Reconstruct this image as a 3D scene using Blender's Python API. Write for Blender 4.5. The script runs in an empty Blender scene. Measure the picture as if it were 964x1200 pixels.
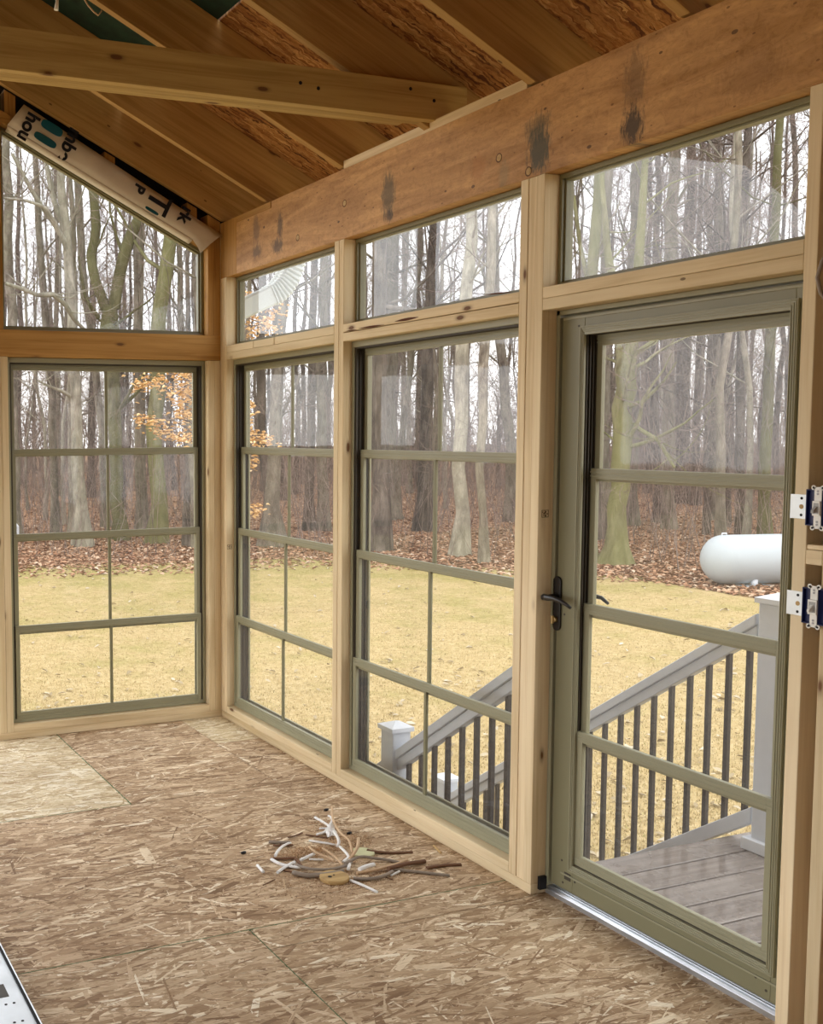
import bpy, math, random
import numpy as np
from mathutils import Vector, Matrix

R_ = random.Random(7)
COL = bpy.context.scene.collection

# ------------------------------------------------------------------ camera (measured from the photo)
F, CX, CY, PITCH, ROLL, YAW = 1249.8855, 179.159, 601.9498, -.0752, -.007, .3692
CAM = np.array([-2.5889, -5.5984, 1.6583])
FW = np.array([math.sin(YAW)*math.cos(PITCH), math.cos(YAW)*math.cos(PITCH), math.sin(PITCH)])
_rt = np.array([math.cos(YAW), -math.sin(YAW), 0.0]); _up = np.cross(_rt, FW)
RT = _rt*math.cos(ROLL) + _up*math.sin(ROLL); UP = -_rt*math.sin(ROLL) + _up*math.cos(ROLL)
def ray(u, v): return FW + RT*(u-CX)/F - UP*(v-CY)/F
def at(u, v, ax, c):                       # where the sight line meets a real plane of the place
    d = ray(u, v); i = 'xyz'.index(ax)
    return CAM + d*(c-CAM[i])/d[i]
def deep(u, v, depth): return CAM + ray(u, v)*depth
GZ = -1.35                                  # lawn level, floor of the porch is 0

# ------------------------------------------------------------------ tagging
def tag(o, label=None, cat=None, group=None, kind=None):
    if label: o['label'] = label
    if cat: o['category'] = cat
    if group: o['group'] = group
    if kind: o['kind'] = kind
    return o
def empty(name, loc=(0, 0, 0), rz=0.0):
    o = bpy.data.objects.new(name, None); o.empty_display_size = .1
    o.location = loc; o.rotation_euler = (0, 0, rz); COL.objects.link(o); return o

class MB:
    """collects boxes, prisms and tubes and links them as one mesh"""
    def __init__(s): s.v = []; s.f = []; s.smooth = []
    def quad(s, vs, faces, sm=False):
        b = len(s.v); s.v += [tuple(map(float, p)) for p in vs]
        for f in faces: s.f.append(tuple(b+i for i in f)); s.smooth.append(sm)
        return s
    def box(s, x0, x1, y0, y1, z0, z1):
        x0, x1 = sorted((x0, x1)); y0, y1 = sorted((y0, y1)); z0, z1 = sorted((z0, z1))
        return s.quad([(x0,y0,z0),(x1,y0,z0),(x1,y1,z0),(x0,y1,z0),(x0,y0,z1),(x1,y0,z1),(x1,y1,z1),(x0,y1,z1)],
               [(0,3,2,1),(4,5,6,7),(0,1,5,4),(1,2,6,5),(2,3,7,6),(3,0,4,7)])
    def prism(s, poly, ax, a, b):
        """poly of 2-D points in the two other axes, extruded along ax from a to b"""
        n = len(poly); vs = []
        for c in (a, b):
            for p in poly:
                if ax == 'x': vs.append((c, p[0], p[1]))
                elif ax == 'y': vs.append((p[0], c, p[1]))
                else: vs.append((p[0], p[1], c))
        fs = [tuple(range(n))[::-1], tuple(range(n, 2*n))]
        for i in range(n): fs.append((i, (i+1) % n, n+(i+1) % n, n+i))
        return s.quad(vs, fs)
    def tube(s, pts, rad, k=8, cap=True, flat=1.0):
        pts = [np.array(p, float) for p in pts]; n = len(pts)
        if not hasattr(rad, '__len__'): rad = [rad]*n
        b = len(s.v)
        t0 = pts[-1]-pts[0]; ref = np.array([0, 0, 1.0]) if abs(t0[2]) < .8*np.linalg.norm(t0)+1e-9 else np.array([1.0, 0, 0])
        for i, p in enumerate(pts):
            t = pts[min(i+1, n-1)]-pts[max(i-1, 0)]; t = t/(np.linalg.norm(t)+1e-9)
            a = np.cross(t, ref); a /= (np.linalg.norm(a)+1e-9); c = np.cross(a, t)
            for j in range(k):
                an = 2*math.pi*j/k
                s.v.append(tuple(p + (a*math.cos(an) + c*math.sin(an)*flat)*rad[i]))
        for i in range(n-1):
            for j in range(k):
                s.f.append((b+i*k+j, b+i*k+(j+1) % k, b+(i+1)*k+(j+1) % k, b+(i+1)*k+j)); s.smooth.append(True)
        if cap:
            s.f.append(tuple(b+j for j in range(k))[::-1]); s.smooth.append(False)
            s.f.append(tuple(b+(n-1)*k+j for j in range(k))); s.smooth.append(False)
        return s
    def build(s, name, mat, parent=None, bevel=0.0, origin=None):
        """origin: world point for the object's origin; vertices given in world (or parent) space"""
        vs = np.array(s.v, float)
        if origin is None:
            lo, hi = vs.min(0), vs.max(0); origin = ((lo[0]+hi[0])/2, (lo[1]+hi[1])/2, lo[2])
        origin = np.array(origin, float)
        me = bpy.data.meshes.new(name)
        me.from_pydata([tuple(p) for p in vs-origin], [], s.f)
        me.polygons.foreach_set('use_smooth', s.smooth); me.update()
        if mat: me.materials.append(mat)
        o = bpy.data.objects.new(name, me); COL.objects.link(o)
        o.location = origin
        if parent is not None:
            o.parent = parent
            o.location = origin - np.array(parent.get('_o', parent.location))
        o['_o'] = tuple(origin)
        if bevel:
            m = o.modifiers.new('b', 'BEVEL'); m.width = bevel; m.segments = 2; m.limit_method = 'ANGLE'
        return o
def fast_mesh(name, verts, faces, mat, smooth=False):
    """big meshes: verts (n,3) array, faces (m,k) array of one polygon size"""
    me = bpy.data.meshes.new(name); n, m = len(verts), len(faces); k = faces.shape[1]
    me.vertices.add(n); me.vertices.foreach_set('co', np.asarray(verts, np.float32).ravel())
    me.loops.add(m*k); me.loops.foreach_set('vertex_index', np.asarray(faces, np.int32).ravel())
    me.polygons.add(m); me.polygons.foreach_set('loop_start', np.arange(0, m*k, k, dtype=np.int32))
    me.polygons.foreach_set('loop_total', np.full(m, k, np.int32))
    me.polygons.foreach_set('use_smooth', np.full(m, smooth))
    me.update(calc_edges=True); me.validate()
    if mat: me.materials.append(mat)
    return me
def link_mesh(name, me, parent=None, loc=(0, 0, 0)):
    o = bpy.data.objects.new(name, me); COL.objects.link(o); o.location = loc
    if parent is not None: o.parent = parent
    return o

# ------------------------------------------------------------------ materials
class NT:
    def __init__(s, name):
        s.m = bpy.data.materials.new(name); s.m.use_nodes = True
        s.t = s.m.node_tree; s.t.nodes.clear()
        s.out = s.n('ShaderNodeOutputMaterial')
    def n(s, ty, **kw):
        nd = s.t.nodes.new(ty)
        for k, v in kw.items():
            if k.startswith('i_'):
                key = k[2:]; key = int(key) if key.isdigit() else key.replace('_', ' ')
                nd.inputs[key].default_value = v
            else: setattr(nd, k, v)
        return nd
    def l(s, a, b): s.t.links.new(a, b)
    def math(s, op, a, b=0.0, clamp=False):
        nd = s.n('ShaderNodeMath', operation=op, use_clamp=clamp)
        for i, x in enumerate((a, b)):
            if isinstance(x, (int, float)): nd.inputs[i].default_value = x
            else: s.l(x, nd.inputs[i])
        return nd.outputs[0]
    def mix(s, fac, a, b, mode='MIX'):
        nd = s.n('ShaderNodeMix', data_type='RGBA', blend_type=mode)
        for i, x in ((0, fac), (6, a), (7, b)):
            if isinstance(x, (int, float)): nd.inputs[i].default_value = x
            elif isinstance(x, (tuple, list)): nd.inputs[i].default_value = (*x[:3], 1)
            else: s.l(x, nd.inputs[i])
        return nd.outputs[2]
    def ramp(s, fac, stops, interp='LINEAR'):
        nd = s.n('ShaderNodeValToRGB'); cr = nd.color_ramp; cr.interpolation = interp
        while len(cr.elements) < len(stops): cr.elements.new(.5)
        for e, (p, c) in zip(cr.elements, stops): e.position = p; e.color = (*c, 1) if len(c) == 3 else c
        s.l(fac, nd.inputs[0]); return nd.outputs[0]
    def vec(s, coord, scale, rot=(0, 0, 0), loc=(0, 0, 0)):
        nd = s.n('ShaderNodeMapping'); nd.inputs['Scale'].default_value = scale
        nd.inputs['Rotation'].default_value = rot; nd.inputs['Location'].default_value = loc
        s.l(coord, nd.inputs[0]); return nd.outputs[0]
    def noise(s, vec, scale, detail=3, rough=.5, dist=0):
        nd = s.n('ShaderNodeTexNoise'); nd.inputs['Scale'].default_value = scale
        nd.inputs['Detail'].default_value = detail; nd.inputs['Roughness'].default_value = rough
        nd.inputs['Distortion'].default_value = dist
        s.l(vec, nd.inputs['Vector']); return nd.outputs[0]
    def bsdf(s, col, rough=.6, spec=.3, bump=None, bstr=.2, bdist=.002, metal=0):
        b = s.n('ShaderNodeBsdfPrincipled')
        for key, x in (('Base Color', col), ('Roughness', rough)):
            if isinstance(x, (int, float)): b.inputs[key].default_value = x
            elif isinstance(x, (tuple, list)): b.inputs[key].default_value = (*x[:3], 1)
            else: s.l(x, b.inputs[key])
        b.inputs['Specular IOR Level'].default_value = spec; b.inputs['Metallic'].default_value = metal
        if bump is not None:
            bp = s.n('ShaderNodeBump'); bp.inputs['Strength'].default_value = bstr; bp.inputs['Distance'].default_value = bdist
            s.l(bump, bp.inputs['Height']); s.l(bp.outputs[0], b.inputs['Normal'])
        return b
    def done(s, sh): s.l(sh.outputs[0] if hasattr(sh, 'outputs') else sh, s.out.inputs[0]); return s.m

def flat_mat(name, c, rough=.6, spec=.3, metal=0, var=.06, nscale=30):
    t = NT(name); tc = t.n('ShaderNodeTexCoord')
    n = t.noise(tc.outputs['Object'], nscale, 4)
    col = t.ramp(n, [(.3, tuple(x*(1-var) for x in c)), (.7, tuple(min(1, x*(1+var)) for x in c))])
    return t.done(t.bsdf(col, rough, spec, bump=n, bstr=.05, metal=metal))

def wood(name, axis, light, dark, knot=(.16, .075, .03), knots=1.0, rough=.65, grey=0.0):
    t = NT(name); tc = t.n('ShaderNodeTexCoord'); oi = t.n('ShaderNodeObjectInfo')
    add = t.n('ShaderNodeVectorMath', operation='MULTIPLY_ADD')
    comb = t.n('ShaderNodeCombineXYZ')
    for i in range(3): t.l(oi.outputs['Random'], comb.inputs[i])
    t.l(comb.outputs[0], add.inputs[0]); add.inputs[1].default_value = (31, 17, 23); t.l(tc.outputs['Object'], add.inputs[2])
    co = add.outputs[0]; i = 'xyz'.index(axis)
    def sc(along, cross): v = [cross]*3; v[i] = along; return tuple(v)
    g1 = t.noise(t.vec(co, sc(1.1, 34)), 1, 5, .65, 1.2)
    g2 = t.noise(t.vec(co, sc(.7, 9)), 1, 3, .5, .8)
    tone = t.noise(t.vec(co, sc(1.5, 3)), 1, 2)
    mixv = t.math('ADD', t.math('MULTIPLY', g1, .55), t.math('MULTIPLY', g2, .45))
    col = t.ramp(mixv, [(.38, tuple(x*.93 for x in dark)), (.5, tuple((a*.6+b*.4) for a, b in zip(light, dark))), (.60, light)])
    tn = t.ramp(tone, [(.3, (.84, .82, .78)), (.7, (1.06, 1.05, 1.04))])
    col = t.mix(1, col, tn, 'MULTIPLY')
    vr = t.ramp(oi.outputs['Random'], [(0, (.90, .88, .84)), (1, (1.06, 1.05, 1.05))])
    col = t.mix(1, col, vr, 'MULTIPLY')
    # knots
    vo = t.n('ShaderNodeTexVoronoi', feature='F1'); vo.inputs['Scale'].default_value = 1
    t.l(t.vec(co, sc(3.6, 10)), vo.inputs['Vector'])
    sep = t.n('ShaderNodeSeparateColor'); t.l(vo.outputs['Color'], sep.inputs[0])
    on = t.math('GREATER_THAN', sep.outputs[0], 1-.45*knots)
    wob = t.math('ADD', vo.outputs['Distance'], t.math('MULTIPLY', g1, .07))
    k = t.ramp(wob, [(.105, (1, 1, 1)), (.125, (.5, .5, .5)), (.17, (.12, .12, .12)), (.21, (.0, .0, .0))])
    col = t.mix(t.math('MULTIPLY', k, on), col, knot)
    # small nail heads / dark flecks
    v2 = t.n('ShaderNodeTexVoronoi', feature='F1'); v2.inputs['Scale'].default_value = 1
    t.l(t.vec(co, sc(7, 16), loc=(3.3, 1.7, 9.1)), v2.inputs['Vector'])
    s2 = t.n('ShaderNodeSeparateColor'); t.l(v2.outputs['Color'], s2.inputs[0])
    fl = t.math('MULTIPLY', t.math('LESS_THAN', v2.outputs['Distance'], .075), t.math('GREATER_THAN', s2.outputs[1], .8))
    col = t.mix(t.math('MULTIPLY', fl, .75), col, tuple(x*.5 for x in knot))
    return t.done(t.bsdf(col, rough, .25, bump=mixv, bstr=.25, bdist=.001))

PL, PD = (.81, .69, .465), (.69, .54, .32)
W = {}
for a in 'xyz': W['stud_'+a] = wood('pine_stud_'+a, a, PL, PD)
for a in 'xyz': W['amber_'+a] = wood('amber_pine_'+a, a, (.53, .305, .095), (.35, .175, .045))  # on the gable studs this amber is pale pine with shade put in
W['rafter'] = wood('rafter_pine', 'x', (.52, .33, .125), (.36, .205, .065))  # pale lumber darkened: the shade under the roof is in the colour
W['tie'] = wood('tie_pine', 'x', (.56, .405, .165), (.42, .28, .095), knots=.5)  # tie boards darkened likewise, shade included in the tone
W['side'] = W['stud_z']

def osb(name, shades, floor=True, slivers=.8, seed=0):
    """oriented strand board: overlapping layers of stretched flakes"""
    t = NT(name); tc = t.n('ShaderNodeTexCoord'); geo = t.n('ShaderNodeNewGeometry'); co = geo.outputs['Position']
    d = t.n('ShaderNodeTexNoise'); d.inputs['Scale'].default_value = 26; t.l(co, d.inputs['Vector'])
    mm = t.n('ShaderNodeVectorMath', operation='MULTIPLY_ADD'); t.l(d.outputs['Color'], mm.inputs[0])
    mm.inputs[1].default_value = (.045, .045, .0); t.l(co, mm.inputs[2]); co2 = mm.outputs[0]
    stops = [(i/(len(shades)-1), c) for i, c in enumerate(shades)]
    col = None; hsum = None
    for i, (ang, sx, sy, thr) in enumerate([(4, 8, 38, 0), (-14, 9, 46, .45), (16, 10, 52, .55), (40, 11, 60, .70), (-44, 12, 62, .76), (84, 13, 60, .86), (-24, 15, 95, .80), (24, 17, 120, .82), (-3, 13, 130, .80)]):
        v = t.n('ShaderNodeTexVoronoi', feature='F1'); v.inputs['Scale'].default_value = 1
        t.l(t.vec(co2, (sx, sy, 1), rot=(0, 0, math.radians(ang)), loc=(seed+i*7.3, i*3.1, 0)), v.inputs['Vector'])
        s = t.n('ShaderNodeSeparateColor'); t.l(v.outputs['Color'], s.inputs[0])
        val = s.outputs[1]
        if i >= 6: val = t.math('ADD', t.math('MULTIPLY', val, .40), .60 if floor else .5)
        c = t.ramp(val, stops)
        edge = t.math('MULTIPLY', v.outputs['Distance'], .22)
        c = t.mix(edge, c, tuple(x*.45 for x in shades[0]))
        if col is None: col = c; hsum = s.outputs[0]
        else:
            msk = t.math('GREATER_THAN', s.outputs[0], thr)
            if i >= 6: msk = t.math('MULTIPLY', msk, slivers)
            col = t.mix(msk, col, c)
            hsum = t.math('ADD', t.math('MULTIPLY', hsum, .7), t.math('MULTIPLY', msk, s.outputs[1]))
    st_ = t.noise(t.vec(co2, (14, 210, 1)), 1, 3, .7)
    col = t.mix(1, col, t.ramp(st_, [(.35, (.74, .70, .66)), (.6, (1.08, 1.08, 1.08))]), 'MULTIPLY')
    n = t.noise(co, 60, 5, .7)
    col = t.mix(1, col, t.ramp(n, [(.3, (.80, .78, .76)), (.65, (1.08, 1.08, 1.08))]), 'MULTIPLY')
    n2 = t.noise(co, 2.2, 3, .6)
    col = t.mix(1, col, t.ramp(n2, [(.35, (.86, .83, .80)), (.62, (1.05, 1.05, 1.05))]), 'MULTIPLY')
    return t.done(t.bsdf(col, .75, .2, bump=hsum, bstr=.5, bdist=.003))
M_OSB_A = osb('osb_floor_brown', [(.24, .145, .085), (.40, .26, .165), (.49, .335, .22), (.60, .44, .30), (.82, .68, .51)])
M_OSB_B = osb('osb_floor_pale', [(.40, .29, .16), (.58, .46, .29), (.68, .56, .37), (.76, .65, .46), (.88, .80, .63)], seed=31)
M_OSB_C = osb('osb_floor_tan', [(.26, .165, .09), (.42, .295, .175), (.51, .38, .24), (.62, .49, .32), (.82, .70, .52)], seed=57)
M_OSB_R = osb('osb_roof_rust', [(.10, .035, .012), (.26, .10, .030), (.38, .17, .050), (.50, .25, .08), (.70, .42, .16)], floor=False, slivers=.6, seed=90)
M_SEAM = flat_mat('green_seam', (.09, .145, .06), .8)
M_GREENROOF = flat_mat('green_sheathing', (.010, .030, .018), .7, var=.4, nscale=12)
M_BLACK = flat_mat('black_membrane', (.012, .011, .013), .55)
M_OLIVE = flat_mat('olive_vinyl', (.205, .192, .108), .42, .4, var=.03, nscale=6)
M_OLIVE_L = flat_mat('olive_vinyl_light', (.285, .272, .172), .40, .45, var=.03, nscale=6)
M_OLIVE_D = flat_mat('olive_track', (.060, .050, .036), .5, .3, var=.05)
M_ALU = flat_mat('mill_aluminium', (.62, .65, .68), .32, .5, metal=.85, var=.12, nscale=18)
M_GALV = flat_mat('galvanised_steel', (.72, .77, .80), .42, .5, metal=.45, var=.08, nscale=14)
M_HOLE = flat_mat('dark_hole', (.012, .012, .012), .8)
M_BLKMETAL = flat_mat('black_bronze', (.012, .010, .010), .35, .5)
M_BRASS = flat_mat('brass', (.66, .50, .26), .3, .5, metal=.9)
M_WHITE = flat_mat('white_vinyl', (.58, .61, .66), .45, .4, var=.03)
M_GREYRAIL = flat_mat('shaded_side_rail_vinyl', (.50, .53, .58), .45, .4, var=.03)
M_BAL = flat_mat('bronze_baluster', (.036, .029, .024), .5, .35, var=.25, nscale=120)
M_BLUE = flat_mat('blue_box_plastic', (.004, .010, .085), .4, .5)
M_BLUE_L = flat_mat('blue_box_side', (.02, .12, .35), .4, .5)
M_SWW = flat_mat('ivory_switch', (.80, .80, .75), .4, .5)
M_SWG = flat_mat('toggle_grey', (.36, .36, .35), .4, .5)
M_DOWN = flat_mat('white_downspout', (.55, .60, .585), .35, .5, var=.02)
M_TANK = flat_mat('tank_white_paint', (.37, .41, .44), .4, .4, var=.03, nscale=3)
M_CABW = flat_mat('cable_white', (.82, .81, .78), .45, .4)
M_CABT = flat_mat('cable_tan', (.58, .40, .24), .6)
M_CABG = flat_mat('cable_grey', (.27, .22, .17), .6)
M_CABB = flat_mat('kraft_brown', (.17, .085, .045), .8)
M_PLUG = wood('plug_wood', 'x', (.62, .44, .20), (.44, .29, .12), knots=0)
M_SAW = flat_mat('sawdust', (.46, .30, .17), .9, var=.45, nscale=220)
M_TEAL = flat_mat('teal_print', (.008, .10, .15), .5)
M_INK = flat_mat('black_print', (.010, .012, .022), .6)
M_WRAP = flat_mat('white_wrap', (.66, .60, .52), .5, .3, var=.05, nscale=9)
M_STAMP = flat_mat('lumber_stamp_ink', (.10, .065, .035), .8)

def plywood():
    t = NT('header_plywood'); geo = t.n('ShaderNodeNewGeometry'); co = geo.outputs['Position']
    g = t.noise(t.vec(co, (20, 2.0, 14)), 1, 5, .6, 1.5)
    g2 = t.noise(t.vec(co, (3, 2.2, 5)), 1, 4, .6, .6)
    col = t.ramp(g, [(.35, (.41, .215, .068)), (.62, (.58, .33, .125))])
    col = t.mix(1, col, t.ramp(g2, [(.3, (.84, .80, .76)), (.7, (1.1, 1.1, 1.1))]), 'MULTIPLY')
    # small knots and nail holes
    v = t.n('ShaderNodeTexVoronoi'); v.inputs['Scale'].default_value = 1; t.l(t.vec(co, (1, 8, 14)), v.inputs['Vector'])
    s = t.n('ShaderNodeSeparateColor'); t.l(v.outputs['Color'], s.inputs[0])
    k = t.math('MULTIPLY', t.math('LESS_THAN', v.outputs['Distance'], .085), t.math('GREATER_THAN', s.outputs[0], .55))
    col = t.mix(t.math('MULTIPLY', k, .85), col, (.10, .05, .02))
    v3 = t.n('ShaderNodeTexVoronoi'); v3.inputs['Scale'].default_value = 1; t.l(t.vec(co, (1, 16, 30), loc=(0, 2.3, 1.1)), v3.inputs['Vector'])
    s3 = t.n('ShaderNodeSeparateColor'); t.l(v3.outputs['Color'], s3.inputs[0])
    k3 = t.math('MULTIPLY', t.math('LESS_THAN', v3.outputs['Distance'], .10), t.math('GREATER_THAN', s3.outputs[0], .72))
    col = t.mix(t.math('MULTIPLY', k3, .7), col, (.14, .06, .02))
    f4 = t.noise(t.vec(co, (1, 26, 48)), 1, 6, .8, .8)
    col = t.mix(1, col, t.ramp(f4, [(.34, (.76, .72, .66)), (.5, (1, 1, 1)), (.68, (1.12, 1.12, 1.1))]), 'MULTIPLY')
    sep = t.n('ShaderNodeSeparateXYZ'); t.l(co, sep.inputs[0])
    n = t.noise(t.vec(co, (1, 70, 20)), 1, 6, .8, .6); nn = t.math('MULTIPLY', t.math('SUBTRACT', n, .5), 2.6)
    for (y, z, ry, rz, c, a) in STAINS:
        dy = t.math('DIVIDE', t.math('SUBTRACT', sep.outputs[1], y), ry)
        dz = t.math('DIVIDE', t.math('SUBTRACT', sep.outputs[2], z), rz)
        d = t.math('ADD', t.math('SQRT', t.math('ADD', t.math('MULTIPLY', dy, dy), t.math('MULTIPLY', dz, dz))), nn)
        m = t.ramp(d, [(.55, (a, a, a)), (1.05, (0, 0, 0))])
        col = t.mix(m, col, c)
    return t.done(t.bsdf(col, .6, .3, bump=g, bstr=.2, bdist=.001))
def _st(u, v, ry, rz, c, a): p = at(u, v, 'x', 0); return (p[1], p[2], ry, rz, c, a)
GRN, BLK, ORG = (.080, .072, .038), (.04, .032, .024), (.42, .17, .04)
STAINS = [_st(631, 176, .065, .095, GRN, .92), _st(630, 150, .075, .06, GRN, .6), _st(742, 148, .05, .07, BLK, .85), _st(745, 95, .05, .10, BLK, .4),
          _st(455, 228, .055, .12, GRN, .72), _st(455, 253, .035, .03, BLK, .6), _st(325, 288, .07, .045, BLK, .7), _st(328, 264, .035, .07, BLK, .7),
          _st(301, 294, .06, .04, BLK, .6), _st(300, 270, .045, .085, (.17, .10, .05), .7), _st(560, 195, .05, .06, ORG, .45), _st(700, 190, .04, .05, ORG, .25),
          _st(880, 85, .12, .07, (.16, .07, .02), .25), _st(590, 205, .03, .06, (.25, .2, .1), .4)]
M_PLY = plywood()

def glass(name, haze=.035, wav=.05, rough=.0, tint=(.97, .975, .965), spec=1.0):
    t = NT(name); geo = t.n('ShaderNodeNewGeometry')
    n = t.noise(geo.outputs['Position'], 3.0, 2)
    bp = t.n('ShaderNodeBump'); bp.inputs['Strength'].default_value = wav; bp.inputs['Distance'].default_value = .01; t.l(n, bp.inputs['Height'])
    fr = t.n('ShaderNodeFresnel'); fr.inputs[0].default_value = 1.5; t.l(bp.outputs[0], fr.inputs['Normal'])
    tr = t.n('ShaderNodeBsdfTransparent'); tr.inputs[0].default_value = (*tint, 1)
    gl = t.n('ShaderNodeBsdfGlossy'); gl.inputs['Roughness'].default_value = rough; t.l(bp.outputs[0], gl.inputs['Normal'])
    df = t.n('ShaderNodeBsdfDiffuse'); df.inputs[0].default_value = (.85, .85, .85, 1)
    tl = t.n('ShaderNodeBsdfTranslucent'); tl.inputs[0].default_value = (.85, .85, .85, 1)
    hz = t.n('ShaderNodeMixShader'); hz.inputs[0].default_value = .5; t.l(df.outputs[0], hz.inputs[1]); t.l(tl.outputs[0], hz.inputs[2])
    m1 = t.n('ShaderNodeMixShader'); t.l(t.math('MULTIPLY', t.math('MULTIPLY', fr.outputs[0], spec), t.math('SUBTRACT', 1.0, geo.outputs['Backfacing'])), m1.inputs[0]); t.l(tr.outputs[0], m1.inputs[1]); t.l(gl.outputs[0], m1.inputs[2])
    # dust and streaks on the pane
    dn = t.noise(t.vec(geo.outputs['Position'], (6, 6, 1.5)), 1, 4, .7)
    m2 = t.n('ShaderNodeMixShader'); t.l(t.math('MULTIPLY', dn, haze*2), m2.inputs[0]); t.l(m1.outputs[0], m2.inputs[1]); t.l(hz.outputs[0], m2.inputs[2])
    return t.done(m2)
M_VINYLGLASS = glass('vinyl_glazing', .020, .12, .03, (.95, .945, .925), .95)
M_GLASS = glass('clear_glass', .012, .03, .0, (.97, .98, .98), 1.35)

def bark(name, a, b, moss=0.0, mosscol=(.22, .24, .06)):
    t = NT(name); tc = t.n('ShaderNodeTexCoord'); oi = t.n('ShaderNodeObjectInfo')
    co = tc.outputs['Object']
    n = t.noise(t.vec(co, (6, 6, 1.4)), 1, 6, .7, .8); n2 = t.noise(t.vec(co, (.9, .9, .35)), 1, 3)
    n3 = t.noise(t.vec(co, (2.2, 2.2, 1.1)), 1, 4, .7)
    col = t.ramp(n, [(.36, a), (.60, b)]); col = t.mix(1, col, t.ramp(n3, [(.38, (.62, .60, .58)), (.62, (1.25, 1.25, 1.22))]), 'MULTIPLY')
    if moss: col = t.mix(t.ramp(n2, [(.5-moss*.35, (0, 0, 0)), (.62-moss*.2, (moss, moss, moss))]), col, mosscol)
    col = t.mix(1, col, t.ramp(oi.outputs['Random'], [(0, (.78, .76, .76)), (1, (1.2, 1.18, 1.15))]), 'MULTIPLY')
    return t.done(t.bsdf(col, .9, .1, bump=n, bstr=.5, bdist=.02))
B_GREY = bark('bark_grey', (0.096, 0.078, 0.063), (0.222, 0.196, 0.163), .35, (0.155, 0.152, 0.089))
B_PALE = bark('bark_pale', (0.200, 0.185, 0.155), (0.326, 0.303, 0.255), .35, (0.200, 0.196, 0.118))
B_MOSS = bark('bark_mossy', (0.096, 0.085, 0.056), (0.200, 0.185, 0.122), .62, (0.137, 0.137, 0.046))
B_DARK = bark('bark_dark', (0.056, 0.046, 0.038), (0.126, 0.107, 0.092))
B_TWIG = bark('twig_mauve', (0.141, 0.107, 0.092), (0.252, 0.200, 0.178))

def leafmat(name, stops):
    t = NT(name); geo = t.n('ShaderNodeNewGeometry')
    c = t.ramp(geo.outputs['Random Per Island'], stops)
    return t.done(t.bsdf(c, .7, .2))
M_LEAF = leafmat('fallen_leaf', [(0, (0.141, 0.067, 0.037)), (.3, (0.274, 0.137, 0.074)), (.6, (0.370, 0.211, 0.122)), (.85, (0.444, 0.303, 0.200)), (1, (0.518, 0.414, 0.318))])
M_LEAFPALE = leafmat('pale_fallen_leaf', [(0, (0.252, 0.192, 0.104)), (.5, (0.370, 0.303, 0.192)), (1, (0.488, 0.429, 0.333))])
M_BEECH = leafmat('beech_leaf', [(0, (.42, .24, .09)), (.5, (.66, .42, .19)), (1, (.84, .62, .36))])
M_BLADE = leafmat('grass_blade', [(0, (0.266, 0.200, 0.074)), (.5, (0.414, 0.318, 0.155)), (.88, (0.488, 0.400, 0.237)), (1, (0.252, 0.237, 0.067))])

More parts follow.
